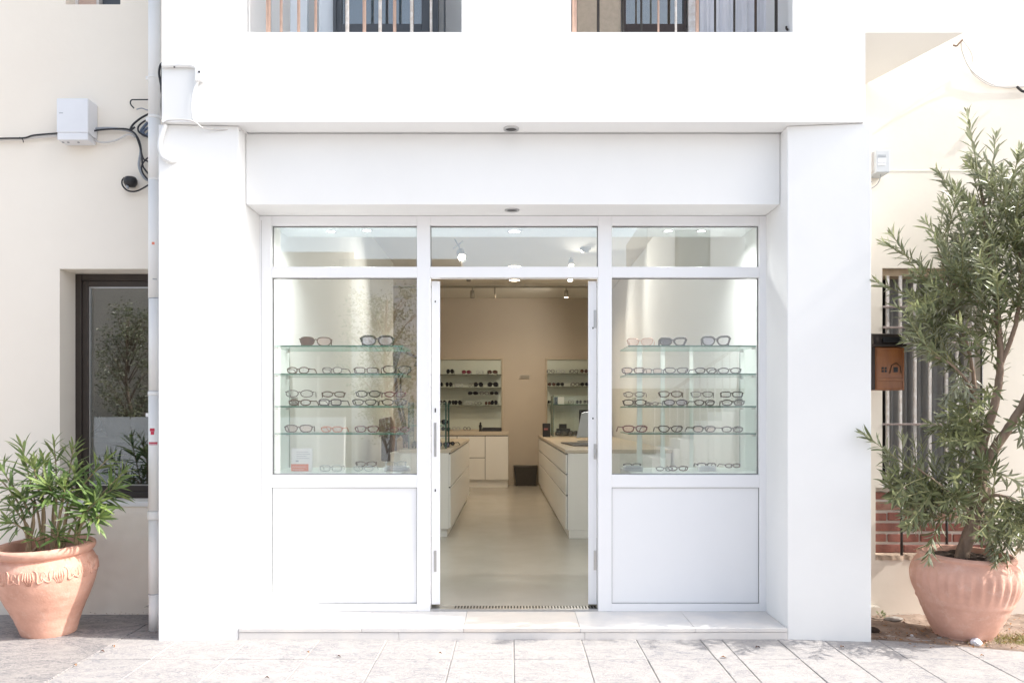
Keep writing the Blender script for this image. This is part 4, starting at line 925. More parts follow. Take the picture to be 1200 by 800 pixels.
t = thing('waste_basket', 'dark low rectangular basket on the floor against the back wall', 'basket', (PX(616, 14.7), D(14.7), 0)); d = 14.7
m = MB(); xa, xb = PX(602, d), PX(630, d); h = .36
m.prism([(xa+.04, D(d)), (xb-.02, D(d)), (xb-.02, D(d)+.16), (xa+.04, D(d)+.16)], 0, .01)
vs = [(xa+.05, D(d)+.01, .01), (xb-.04, D(d)+.01, .01), (xb-.04, D(d)+.15, .01), (xa+.05, D(d)+.15, .01), (xa, D(d)-.02, h), (xb, D(d)-.02, h), (xb, D(d)+.17, h), (xa, D(d)+.17, h)]
m.add(vs, [(0, 1, 5, 4), (1, 2, 6, 5), (2, 3, 7, 6), (3, 0, 4, 7)]); m.build('body', wicker, t)
m = MB(); ringp = [(xa, D(d)-.02, h), (xb, D(d)-.02, h), (xb, D(d)+.17, h), (xa, D(d)+.17, h)]; m.tube(ringp, .012, 6, None, closed=True); m.build('rim', mat('grey_rim_plastic', (.13, .12, .105), .5, var=.1, vscale=20), t)
t = thing('wall_vent', 'small pale grille on the back wall between the two shelf units', 'vent', P(615, 441, 14.89))
box('vent_cover', PX(609, 14.88), PX(621, 14.88), D(14.88), D(14.895), PZ(443.5, 14.88), PZ(439, 14.88), mat('beige_plastic', (.50, .45, .38), .6, var=.05, vscale=9), t, .003)
for k in range(3): box('louvre', PX(610, 14.88), PX(620, 14.88), D(14.872), D(14.879), PZ(442.7-k*1.3, 14.88), PZ(442.3-k*1.3, 14.88), mat('grey_beige_slot', (.30, .27, .22), .7, var=.1, vscale=9), t)
# chair and arc lamp seen through the left window
t = thing('office_chair', 'black chair with brown leather headrest seen through the left window', 'chair', (PX(456, 9.5), D(9.5), 0)); d = 9.4
m = MB(); m.prism([(PX(444.5, d), D(d)+.1), (PX(463, d), D(d)), (PX(464, d), D(d)+.10), (PX(446, d), D(d)+.18)], PZ(541, d), PZ(508, d)); m.build('backrest', darkcloth, t, .02)
m = MB(); a, b = P(444, 508, d), P(463, 506, d); v = [P(443.5, 512, d), P(464, 506, d), P(458, 488, d), P(444, 491, d)]; vb = [q + Vector((.0, .07, 0)) for q in v]
m.add([tuple(q) for q in v+vb], [(0, 1, 2, 3), (7, 6, 5, 4), (0, 4, 5, 1), (1, 5, 6, 2), (2, 6, 7, 3), (3, 7, 4, 0)]); m.build('headrest', tanleather, t, .01)
c = P(456, 545, d); m = MB(); m.box(c.x-.22, c.x+.16, c.y-.35, c.y+.12, .44, .52); m.build('seat', darkcloth, t, .03)
m = MB(); m.tube([P(464, 511, d-.05), P(470, 506, d-.1), P(476, 512, d-.15), P(486, 520, d-.2)], [.03, .035, .035, .03], 8); m.build('armrest', darkcloth, t)
m = MB(); m.cyl((c.x, c.y, .08), (0, 0, 1), .03, .36, 12); m.build('column', dark, t)
for k in range(5):
    a_ = k*1.257; m = MB(); m.tube([(c.x, c.y, .09), (c.x+.27*math.cos(a_), c.y+.27*math.sin(a_), .05), (c.x+.28*math.cos(a_), c.y+.28*math.sin(a_), .015)], [.022, .016, .02], 8); m.build('leg', dark, t)
t = thing('arc_lamp', 'brown arched floor lamp behind the right side of the left window display', 'lamp', (PX(474, 9.9), D(9.9), 0)); d = 9.9
m = MB(); m.tube(smooth_pts([P(475, 560, d), P(473, 505, d), P(468, 480, d), P(464.5, 455, d), P(463.5, 430, d), P(464.5, 417, d), P(468, 412, d), P(478, 414, d), P(492, 421, d)], 6), .018, 8); m.build('arched_stem', bronze, t)
m = MB(); m.tube(smooth_pts([P(477, 560, d), P(476, 505, d), P(471.5, 478, d), P(469.5, 455, d), P(469.5, 440, d)], 6), .012, 8); m.build('second_stem', bronze, t)
m = MB(); m.tube([P(462.5, 432, d), P(464.5, 414, d), P(469, 411, d)], [.02, .05, .03], 8); m.build('joint', bronze, t)
m = MB(); m.cyl((PX(476, d), D(d), 0), (0, 0, 1), .16, .03, 24); m.build('base', bronze, t)
m = MB(); c = P(494, 424, d); m.lathe([(.02, .06), (.05, .05), (.10, -.05), (.098, -.052), (.045, .045)], 20, None, tuple(c)); m.build('lamp_shade', bronze, t)
t = thing('side_pedestal', 'small white storage block beside the near end of the left counter', 'cabinet', (PX(463, 8.9), D(8.9), 0))
box('body', PX(457.5, 8.9), PX(471, 8.9), D(8.9), D(9.2), 0.02, PZ(532, 8.9), cabinet, t, .004); box('top', PX(457, 8.9), PX(471.5, 8.9), D(8.89), D(9.21), PZ(532, 8.9)+.001, PZ(531, 8.9)+.01, cabinet, t, .003)
for i, px in enumerate((479, 486)):
    tiny(px-5, px+4, 525, 8.8, FM['black' if i else 'rose'], ['rose gold glasses lying on the left counter seen through the left window', 'black glasses lying at the right on the left counter seen through the left window'][i], 6, 'loose glasses on the counters')

# ceiling fittings
t = thing('lighting_track', 'thin ceiling track with hanging spotlights near the back wall', 'light track', (0, D(13.3), HC))
box('rail', -2.0, 1.5, D(13.28), D(13.32), HC-.06, HC-.03, mat('grey_beige_metal', (.33, .30, .25), .5, .3, var=.1, vscale=9), t)
for x in (-1.3, 0.2, 1.2): box('rail_clip', x, x+.02, D(13.28), D(13.32), HC-.03, HC-.001, chrome, t)
spotm = mat('silver_beige_metal', (.42, .39, .34), .4, .4, var=.1, vscale=9)
def spot(label, px, ya, yb, d, lit, tilt=(0, 0), r=.045, aim=None, power=0):
    a = P(px, ya, d); b = P(px + tilt[0], yb, d) + Vector((0, tilt[1], 0)); t = thing('track_spotlight', label, 'spotlight', a, 'ceiling spotlights')
    m = MB(); dv = (b - a).normalized(); m.cyl(a + (b-a)*.35, dv, r*.85, (b-a).length*.65, 18, None, r); m.build('lamp_head', spotm, t)
    m = MB(); m.tube([a, a + (b-a)*.36], r*.25, 8); m.build('arm', spotm, t)
    m = MB(); m.cyl(b - dv*.002, dv, r*.8, .004, 18); m.build('lamp_lens', lampwarm if lit else dark, t)
    if aim:
        ld = bpy.data.lights.new('lamp_light', 'SPOT'); ld.energy = power; ld.spot_size = R(115); ld.spot_blend = 1.0; ld.shadow_soft_size = .05; ld.color = (1.0, .94, .85)
        lo = bpy.data.objects.new('lamp_light', ld); COL.objects.link(lo); p_ = b + dv*.03; lo.location = p_; lo.rotation_euler = (Vector(aim) - p_).to_track_quat('-Z', 'Y').to_euler(); setpar(lo, t)
    return t
spot('grey cylinder spotlight on the left of the rear ceiling track', 553.5, 336, 349, 13.3, False, r=.04)
spot('grey cylinder spotlight with lit tip on the right of the rear ceiling track', 663.5, 336, 348.5, 13.3, True, r=.04, aim=(-.9, D(14.9), 2.4), power=18)
spot('dark ceiling spotlight just below the left part of the transom bar', 549.5, 322, 329.5, 12.4, False, r=.04)
spot('bright ceiling spotlight on the right just below the transom bar', 667.5, 322, 329, 12.4, True, (.5, -.05), r=.045, aim=(1.7, D(10.5), 1.9), power=26)
spot('bright ceiling spotlight on the right just above the transom bar', 669, 302, 311.5, 11.0, True, (0, -.05), r=.04, aim=(1.7, D(8.4), 2.0), power=36)
t = spot('lit spotlight with crossed bracket hanging behind the transom glass', 538.5, 292, 304, 9.7, True, (3.5, -.14), r=.055, aim=(-1.66, D(8.0), 1.9), power=48)
m = MB(); m.tube([P(533, 280.5, 9.7), P(538, 289, 9.7), P(540, 297, 9.7)], .010, 6); m.tube([P(531, 291.5, 9.7), P(542, 283, 9.7)], .009, 6); m.build('bracket', chrome, t)
t = thing('ceiling_sensor', 'small round sensor on the ceiling seen through the transom glass', 'sensor', (PX(686, 10.4), D(10.4), HC))
m = MB(); c = (PX(686, 10.4), D(10.4), HC); m.lathe([(.075, -.001), (.075, -.02), (.05, -.03), (.045, -.055), (.001, -.06)], 24, None, c); m.build('dome', spotm, t)
t = thing('hanging_rod', 'thin dark rod hanging from the rear ceiling track', 'rod', P(580, 337, 13.3)); m = MB(); m.tube([P(580, 337, 13.3), P(580, 346, 13.3)], .012, 6); m.cyl(P(580, 350, 13.3), (0, 0, 1), .02, .06, 10); m.build('rod', spotm, t)

# ------------------------------------------------------------------ wall-mounted things outside
t = thing('drainpipe', 'white plastic drainpipe with red stickers between cream wall and white pillar', 'drainpipe', (PX(181.3, 5.2), D(5.2), GZ)); d = 5.2; cx = PX(181.3, d); r = .0375
segs = [(-20, 138), (138, 211), (211, 350), (350, 458), (458, 603), (603, 695), (695, 739)]
for (a, b) in segs: m = MB(); m.cyl((cx+random.uniform(-.002, .002), D(d), PZ(b, d)+.002), (0, 0, 1), r, PZ(a, d)-PZ(b, d)-.002, 32); m.build('pipe_length', pipe_m, t)
m = MB(); m.cyl((cx, D(d), PZ(-20, d)), (0, 0, 1), r, 2.2, 32); m.build('pipe_length', pipe_m, t)
for (py, hh, rr) in ((603, 9, .046), (461, 4, .041), (92, 2.5, .042), (138, 3, .041), (350, 1.2, .039), (211, 1.5, .0395), (695, 1.2, .0388), (697, 1.0, .040)):
    m = MB(); h = hh*d/F; m.cyl((cx, D(d), PZ(py, d)-h/2), (0, 0, 1), rr, h, 32); m.build('collar', pipe_m if hh > 2 else cgry if py == 695 or py == 350 else pipe_m, t, .003)
for py in (92, 140, 486): m = MB(); m.box(cx-.055, cx-.03, D(d)-.01, D(d)+.35, PZ(py, d)-.012, PZ(py, d)+.012); m.build('wall_bracket', pipe_m, t, .003)
def wrap(name, px0, px1, py0, py1, mt):
    m = MB(); n = 6; vs = []; fs = []
    for i in range(n+1):
        px = px0 + (px1-px0)*i/n; x = PX(px, d) - cx; x = max(-r*.95, min(r*.95, x)); y = D(d) - math.sqrt(r*r-x*x) - .0009
        vs += [(cx+x, y, PZ(py1, d)), (cx+x, y, PZ(py0, d))]
    for i in range(n): k = i*2; fs.append((k, k+2, k+3, k+1))
    m.add(vs, fs); return m.build(name, mt, t)
wrap('sticker', 178.5, 184, 501.5, 505, redst); wrap('sticker', 179.5, 183.5, 505.2, 509, redst); wrap('sticker_label', 177, 186.5, 517.5, 519.2, redst); wrap('sticker_label', 177, 186.5, 519.4, 521, mat('pink_sticker', (.6, .3, .33), .5, var=.1, vscale=9))
wrap('stain', 181, 184, 285, 288, coral); wrap('stain', 182, 186, 327.5, 328.6, cgry)

t = thing('junction_box', 'pale grey cable junction box on the cream wall left of the drainpipe', 'electrical box', P(87, 140, 5.5))
m = MB(); x0, x1 = PX(66, 5.47), PX(103, 5.47); m.box(x0, x1, D(5.47), D(5.598), PZ(155.5, 5.47), PZ(115, 5.47)); m.build('cover', boxm, t, .008, 3)
m = MB(); m.prism([(x0+.003, D(5.474)), (x1-.002, D(5.474)), (PX(108.5, 5.55), D(5.55)), (PX(108.5, 5.55), D(5.597)), (x0+.003, D(5.597))], PZ(165.5, 5.5), PZ(156, 5.48)); m.build('base', boxm, t, .005)
m = MB(); m.prism([(x1+.0005, D(5.476)), (PX(109.3, 5.55), D(5.54)), (PX(109.3, 5.55), D(5.597)), (x1+.0005, D(5.597))], PZ(157, 5.48), PZ(117, 5.48)); m.build('side', boxm, t, .004)
m = MB(); m.box(x0+.02, x0+.045, D(5.468), D(5.4705), PZ(133, 5.47), PZ(132.3, 5.47)); m.build('print_mark', cgry, t)
for px in (74, 80, 92): m = MB(); m.cyl((PX(px, 5.52), D(5.52), PZ(167.5, 5.52)), (0, 0, 1), .008, .02, 8); m.build('cable_gland', cgry, t)

def cable(label, pts, r, mt, d=5.575, name='cable', cat='cable', group=None, sub=6):
    o = MB().tube(smooth_pts([P(p[0], p[1], p[2] if len(p) > 2 else d) for p in pts], sub), r, 8).build(name, mt); tag(o, label, cat, group); return o
cable('white cable running from the left edge of the photo into the junction box', [(-60, 168), (0, 163.5), (22, 163.2), (45, 160.5), (68, 159)], .010, cwht)
cable('black cable lying on top of the white cable left of the junction box', [(-60, 165), (0, 162.3), (28, 161.7), (40, 158.5), (68, 156.2)], .0055, cblk, 5.56)
cable('short black clip wire on the white cable left of the junction box', [(23, 161), (26.5, 163.5), (27.5, 167)], .003, cblk, 5.555)
cable('grey cable curving from the junction box down behind the drainpipe', [(105, 152), (125, 150.5), (150, 153), (160, 160), (165, 175), (163, 195), (170, 209), (180, 213)], .0095, cgry)
cable('black cable beside the grey cable curving down to the drainpipe', [(106, 154), (128, 151.5), (151, 152), (162, 163), (166, 182), (168, 196), (180, 210)], .006, cblk, 5.555)
cable('pale loose cable sagging below the junction box', [(108, 162), (118, 167), (135, 165), (150, 158), (158, 161)], .006, cwht, 5.57)
cable('upper black loop of cable ending at the wire bend left of the drainpipe', [(178, 132), (166, 138), (156, 146), (152.5, 153), (158, 149)], .007, cblk, 5.555)
cable('inner black loop of cable left of the drainpipe', [(178, 138), (168, 143), (162, 149), (163, 155), (170, 159), (180, 164)], .006, cblk, 5.55)
cable('blue grey coiled cable tucked behind the drainpipe', [(178, 140), (170, 147), (165, 155), (171, 159), (177, 150), (170, 152), (168, 157), (178, 161)], .009, mat('blue_grey_cable', (.10, .13, .19), .5, var=.2, vscale=30), 5.56)
cable('lower black loop bulging left from the drainpipe', [(180, 181), (171, 187), (166, 195), (168, 204), (176, 213)], .0055, cblk, 5.55)
cable('outer black loop bulging left from the drainpipe', [(160, 160), (164, 172), (168, 186), (174, 190), (180, 200)], .006, cblk, 5.545)
cable('thin wire bent into a hook above the cable loops', [(157, 127), (153, 122), (154, 117.5), (160, 117), (180, 117)], .0045, cblk, 5.57)
cable('small pale wire end between hook and cable loops', [(160, 128.5), (166, 127), (172, 129), (180, 130)], .004, cgry, 5.57)
cable('black cable curling round the small black camera', [(180, 212), (172, 218), (160, 224), (150, 223.5), (144, 218), (143, 212), (146, 208)], .0055, cblk, 5.56)
t = thing('wall_camera', 'small round black camera hanging beside the drainpipe', 'camera', P(153, 213, 5.56))
m = MB(); c = P(153, 213, 5.55); m.lathe([(.001, -.038), (.03, -.034), (.045, -.012), (.045, .012), (.034, .03), (.001, .036)], 20, None, tuple(c)); m.build('body', dark, t)
m = MB(); m.tube([P(149, 217, 5.53), P(150, 221, 5.53)], .009, 8); m.build('lens_cap', cgry, t)
cable('black cable bundle squeezed between drainpipe and white pillar', [(192, 73), (188, 77), (186.5, 86), (188, 96), (190, 108), (189.5, 125), (191, 143)], .0075, cblk, 5.0)
cable('second black cable hanging beside the drainpipe under the bundle', [(190, 74), (189.5, 90), (188.5, 104), (190.5, 118), (190, 140)], .005, cblk, 4.965)
cable('white painted conduit along the top of the pillar', [(190, 77), (205, 76.5), (224, 77), (232, 81), (235.5, 87), (236, 94)], .014, plaster, 4.905, 'conduit', 'conduit')
cable('white painted cable hanging from the corner box', [(234, 92), (229, 102), (226, 116), (225.5, 130), (227, 141.5)], .010, plaster, 4.905)
cable('thin grey cable crossing from the pillar to the soffit', [(190, 146, 4.93), (197, 141.5, 4.9), (215, 140.5, 4.9), (228, 143, 4.9), (238, 150, 4.93), (256, 152.5, 4.97), (272, 152.5, 4.99), (284, 153.5, 5.0), (290, 157.5, 5.05)], .0045, cwht)
cable('bulging white painted loop of cable on the left pillar', [(194, 146, 4.94), (189, 160, 4.94), (187.5, 172, 4.94), (191, 183, 4.94), (199, 188, 4.94), (206, 187, 4.955)], .016, plaster)
t = thing('cable_box', 'small white junction box at the end of the painted conduit', 'electrical box', P(234, 88, 4.9))
m = MB(); m.box(PX(229, 4.9), PX(237.5, 4.9), D(4.885), D(4.921), PZ(96, 4.9), PZ(79, 4.9)); m.build('cover', plaster, t, .006, 3)
m = MB(); m.cyl(P(233.5, 84.5, 4.884), (0, -1, 0), .006, .004, 10); m.build('screw', dark, t)
m = MB(); m.cyl(P(204.5, 79, 4.893), (0, -1, 0), .005, .004, 10); m.build('screw', dark, t)

t = thing('alarm_box', 'grey plastic alarm box on the right wall beside the pillar', 'electrical box', P(1030, 190, 5.45))
m = MB(); m.box(PX(1018, 5.45), PX(1027, 5.45), D(5.45), ry+.001, PZ(202, 5.45), PZ(177, 5.45)); m.build('back_box', mat('warm_grey_plastic', (.58, .54, .50), .5, var=.05, vscale=9), t, .006)
m = MB(); m.box(PX(1025, 5.44), PX(1041.5, 5.44), D(5.42), ry+.0005, PZ(203, 5.44), PZ(176.5, 5.44)); m.build('cover', mat('light_grey_plastic', (.52, .54, .56), .4, var=.05, vscale=9), t, .007, 3)
for (a, b, c, d_, mt) in ((1029, 1038, 181.5, 184, cgry), (1029, 1038, 186, 191, boxm), (1029, 1037.5, 192, 194, paperw)): m = MB(); m.box(PX(a, 5.42), PX(b, 5.42), D(5.417), D(5.4195), PZ(d_, 5.42), PZ(c, 5.42)); m.build('front_label', mt, t)
cable('thin grey wire hanging under the alarm box', [(1032, 202, 5.46), (1031, 210, 5.5), (1027, 217, 5.53), (1019, 222, 5.55)], .003, cgry)
cable('short thin stub wire left under the alarm box', [(1022, 213, 5.54), (1018, 215, 5.54)], .003, cgry)
cable('pale cable sagging from the balcony corner across the right wall', [(1126, 47, 5.3), (1128, 62, 5.45), (1138, 82, 5.53), (1158, 97, 5.545), (1178, 102.5, 5.55), (1200, 101.5, 5.55), (1260, 97, 5.55)], .004, cwht)
cable('second pale cable looping below the balcony corner', [(1127, 46, 5.3), (1136, 58, 5.45), (1140, 70, 5.53), (1138, 84, 5.54), (1160, 100, 5.545), (1185, 101, 5.55), (1240, 101, 5.55)], .003, cwht)
cable('dark wire end at the balcony corner', [(1117, 53, 5.3), (1121, 54, 5.3), (1124, 51, 5.3), (1128, 47, 5.3)], .006, tanleather, 5.3)
cable('dark wire end at the right edge of the photo', [(1192, 102, 5.53), (1198, 107, 5.5), (1206, 108, 5.5)], .009, dark)

t = thing('mailbox', 'varnished brown wooden mailbox with dark metal lid beside the window grille', 'mailbox', P(1042, 430, 5.3)); d = 5.26
x0, x1 = PX(1026, d), PX(1060, d); yb_ = D(5.40)
m = MB(); m.box(x0, x1, D(d), yb_, PZ(457, d), PZ(406.5, d)); m.build('wooden_box', mailm, t, .003)
m = MB(); m.box(x0-.022, x0-.001, D(d)+.004, yb_+.03, PZ(457, d)+.002, PZ(404, d)); m.build('side_cheek', mailtop, t, .002)
m = MB(); m.prism([(x0-.03, D(d)-.02), (x1+.006, D(d)-.02), (x1+.006, yb_+.03), (x0-.03, yb_+.03)], PZ(406, d), PZ(403.5, d)); m.build('lid_lip', mailtop, t, .003)
m = MB(); v = [(x0-.012, D(d)-.005, PZ(403.4, d)), (x1-.004, D(d)-.005, PZ(403.4, d)), (x1-.004, yb_, PZ(403.4, d)), (x0-.012, yb_, PZ(403.4, d)), (x0-.012, D(d)+.02, PZ(391, d)), (x1-.012, D(d)+.02, PZ(391, d)), (x1-.012, yb_, PZ(388, d)), (x0-.012, yb_, PZ(388, d))]
m.add(v, [(0, 3, 2, 1), (4, 5, 6, 7), (0, 1, 5, 4), (1, 2, 6, 5), (2, 3, 7, 6), (3, 0, 4, 7)]); m.build('lid', mailtop, t, .004)
m = MB(); m.box(PX(1034, d), PX(1054, d), D(d)-.012, D(d)+.0, PZ(401, d), PZ(395, d)); m.build('letter_slot', dark, t, .003)
for (a, b) in ((1033, 1039), (1047, 1052)): m = MB(); m.box(PX(a, d), PX(b, d), D(d)-.002, D(d)+.001, PZ(436, d), PZ(430, d)); m.build('window_cutout', dark, t)
m = MB(); m.box(x0+.012, x1-.012, D(d)-.006, D(d)+.0, PZ(446.5, d), PZ(443, d)); m.build('rail', mailm, t, .002)
m = MB(); ring(m, x0+.006, x1-.006, PZ(455.5, d), PZ(408, d), .008, D(d)-.004, D(d)); m.build('moulding', mailm, t, .001)
m = MB(); m.tube([P(1043, 437, d-.004), P(1045, 428, d-.004), P(1050, 425, d-.004), P(1055, 429, d-.004), P(1056, 437, d-.004)], .003, 6); m.build('horseshoe_trim', bronze, t)
box('cutout_bar', PX(1035.6, d), PX(1036.2, d), D(d)-.004, D(d)-.001, PZ(436.5, d), PZ(429.5, d), mailm, t); box('cutout_bar', PX(1032.5, d), PX(1039.5, d), D(d)-.007, D(d)-.0042, PZ(433.3, d), PZ(432.6, d), mailm, t)

# ------------------------------------------------------------------ pots
def pot(label, c, prof, mt, disp, soil_r, soil_z, tilt):
    t = thing('terracotta_pot', label, 'plant pot', c); m = MB()
    m.lathe(prof, 160, None, (0, 0, 0), disp); local(m, 'body', mt, t)
    m = MB(); rs = random.Random(3); pr = []
    vs = [(0, 0, soil_z)]; fs = []; n = 40; rings = 7
    for j in range(1, rings+1):
        for k in range(n): a = 6.2832*k/n; rr = soil_r*j/rings; vs.append((rr*math.cos(a), rr*math.sin(a), soil_z + rs.uniform(-.01, .012)))
    for k in range(n): fs.append((0, 1+k, 1+(k+1) % n))
    for j in range(rings-1):
        for k in range(n): a = 1+j*n; fs.append((a+k, a+n+k, a+n+(k+1) % n, a+(k+1) % n))
    m.add(vs, fs); local(m, 'soil', soilm, t)
    t.rotation_euler = tilt; return t
def refine(prof, k=5):
    pts = [Vector((a, b, 0)) for a, b in prof]; q = smooth_pts(pts, k); return [(p.x, p.y) for p in q]
sc = 4.95/F
profL = [(0.001, 0), (27*sc, 0), (30*sc, 1*sc), (37*sc, 22*sc), (47*sc, 45*sc), (54*sc, 64*sc), (56*sc, 80*sc), (53*sc, 92*sc), (50*sc, 96*sc), (53.5*sc, 99*sc), (55.5*sc, 103*sc), (55*sc, 107*sc), (51*sc, 109*sc), (47*sc, 106*sc), (46*sc, 96*sc), (47*sc, 88*sc)]
z_band = 50*sc
def dispL(a, z, r):
    q = 0
    q += .006*math.exp(-((z-z_band)/.0035)**2) + .0035*math.exp(-((z-z_band-.012)/.003)**2)
    q += .0016*math.sin(z*260)*(1 if z < .22 else 0)*.7
    if 68*sc < z < 92*sc and r > 50*sc:
        u = (z - 80*sc)/(11*sc); e = max(0, 1-u**4)
        ph = a*7.0
        # scrolling garland with shells
        q += 0; e *= .35; s1 = math.exp(-((u - .62*math.sin(ph))/.22)**2); s2 = math.exp(-((u + .62*math.sin(ph*1.0+.9))/.2)**2)
        q += .011*e*max(s1, .8*s2)
    if z > 100*sc: q += 0
    return q
RL = refine(profL, 7)
def r_at(z):
    o_ = [(a_, b_) for a_, b_ in RL[:int(len(RL)*.62)]]; best = min(o_, key=lambda p: abs(p[1]-z)); return best[0]
potL = pot('terracotta pot with raised garland band standing left of the drainpipe', (PX(56, 5.12), D(5.14), GZ+.003), refine(profL, 7), terra, dispL, 46.5*sc, 93*sc, (R(3), R(-1.5), 0))
rel = MB()
def onpot(a, z, up=.001): rr = r_at(z) + up; return (rr*math.cos(a), rr*math.sin(a), z)
zc0 = 80*sc; pitch = 2*math.pi/11
for k in range(11):
    a0 = -1.95 + k*pitch
    for j in range(-2, 3):
        rel.tube([onpot(a0 + j*.018, zc0-.052), onpot(a0 + j*.052, zc0-.01, .003), onpot(a0 + j*.040, zc0+.030, .002)], [.002, .0055, .003], 6)
    for s_ in (1, -1):
        rel.tube([onpot(a0 + s_*(.10+.16*(1-math.cos(u*.42))*.5 + .05*math.sin(u*.9)), zc0 + .040*math.cos(u*.55)*(1 if s_ > 0 else .9), .002) for u in range(0, 9)], [.0055*math.sin(math.pi*(u+1)/11) + .001 for u in range(0, 9)], 6)
    rel.tube([onpot(a0 + pitch*.5 + .05*math.cos(u*.7), zc0 + .028*math.sin(u*.7)) for u in range(7)], .0035, 6)
local(rel, 'garland_relief', terra, potL)
sr = 4.72/F
profR = [(0.001, 0), (30*sr, 0), (34*sr, 3*sr), (43*sr, 20*sr), (53*sr, 43*sr), (60*sr, 62*sr), (62*sr, 76*sr), (60*sr, 88*sr), (55*sr, 97*sr), (56*sr, 101*sr), (54*sr, 104*sr), (50*sr, 104*sr), (48*sr, 98*sr), (48*sr, 90*sr)]
def dispR(a, z, r):
    q = .006*math.exp(-((z-46*sr)/.004)**2) + .003*math.exp(-((z-92*sr)/.003)**2) + .0012*math.sin(z*240)*(1 if z < .2 else 0)
    if 50*sr < z < 90*sr and r > 50*sr: q += .0075*math.sin(a*34)*max(0, math.sin(math.pi*(z-50*sr)/(40*sr)))**.7
    return q
potR = pot('large terracotta pot with fluted belly standing under the tall shrub', (PX(1129, 5.05), D(5.06), GZ+.004), refine(profR, 7), terra2, dispR, 48*sr, 97*sr, (R(2), R(1.5), 0))

# ------------------------------------------------------------------ leaves
def leaf_mesh(name, mt, wr, curl, fold):
    m = MB(); rows_ = [(0, .02), (.18, .6), (.45, 1.0), (.75, .8), (1.0, .0)]
    vs = []
    for (t, k) in rows_:
        zc = -curl*t*t; w_ = wr*k/2
        if k == 0: vs.append((0, t, zc)); continue
        vs += [(-w_, t, zc + fold*w_), (0, t, zc), (w_, t, zc + fold*w_)]
    fs = []
    for i in range(3): a = i*3; fs += [(a, a+1, a+4, a+3), (a+1, a+2, a+5, a+4)]
    fs += [(9, 10, 12), (10, 11, 12)]
    m.add(vs, fs, None, True); return m
class Plant:
    def __init__(s, t, mats, wr): s.t = t; s.leaves = []; s.mats = mats; s.wr = wr; s.stems = {}
    def leaf(s, p, dirv, up, L, k):
        y = dirv.normalized(); x = y.cross(up); x = x.normalized() if x.length > 1e-4 else y.orthogonal().normalized(); z = x.cross(y)
        M = Matrix.Translation(p) @ Matrix((x, y, z)).transposed().to_4x4() @ Matrix.Scale(L, 4); s.leaves.append((M, k, p, L))
    def finish(s, limit=300):
        vars_ = [[leaf_mesh('leaf', mt, s.wr*w_, c, f) for (w_, c, f) in ((1, .12, .5), (.85, .25, .6), (1.15, .05, .4))] for mt in s.mats]
        mesh = [[v.mesh('leaf', s.mats[i]) for v in vv] for i, vv in enumerate(vars_)]
        cp = Vector(cam.location)
        order = sorted(range(len(s.leaves)), key=lambda i: (s.leaves[i][2]-cp).length - s.leaves[i][3]*12)
        rnd = random.Random(5); inv = Matrix.Translation(-Vector(s.t.location)); rest = [MB() for _ in s.mats]
        for n, i in enumerate(order):
            M, k, p, L = s.leaves[i]; v = rnd.randrange(3)
            if n < limit:
                o = bpy.data.objects.new('leaf', mesh[k][v]); COL.objects.link(o); o.parent = s.t; o.matrix_local = inv @ M
            else:
                q = vars_[k][v]; rest[k].add([M @ Vector(a) for a in q.v], q.f, None, True)
        jm = MB()
        for i, r_ in enumerate(rest):
            if r_.v: jm.add(r_.v, r_.f, s.mats[i], True)
        if jm.v: tag(jm.build('foliage', None, s.t), kind='stuff')
def shoot(pl, pts, L, n, r0, stem, rnd, start=.25, young=.75, ang=(62, 28), droop=.25, ymat=1):
    """a stem through pts carrying n leaves spirally; angle from the stem closes towards the tip"""
    q = smooth_pts(pts, 6); N = len(q); stem.tube(q, [r0*(1-.7*i/(N-1)) for i in range(N)], 6)
    for j in range(n):
        u = start + (1-start)*((j+.5)/n)**.85; f = u*(N-1); i = min(int(f), N-2); p = q[i].lerp(q[i+1], f-i); t = (q[i+1]-q[i]).normalized()
        a = j*2.39996 + rnd.uniform(-.3, .3); o1 = t.orthogonal().normalized(); o2 = t.cross(o1); rad = o1*math.cos(a) + o2*math.sin(a)
        th = R(ang[0] + (ang[1]-ang[0])*(u-start)/(1-start) + rnd.uniform(-9, 9))
        dv = t*math.cos(th) + rad*math.sin(th) + Vector((0, 0, -droop*(1-u)))
        ll = L*rnd.uniform(.78, 1.12)*(1 - .45*max(0, (u-.82)/.18))
        k = ymat if (u > young and rnd.random() < .8) else 0
        pl.leaf(p, dv, (t if abs(dv.normalized().dot(t)) < .97 else rad), ll, k)
rnd = random.Random(21)
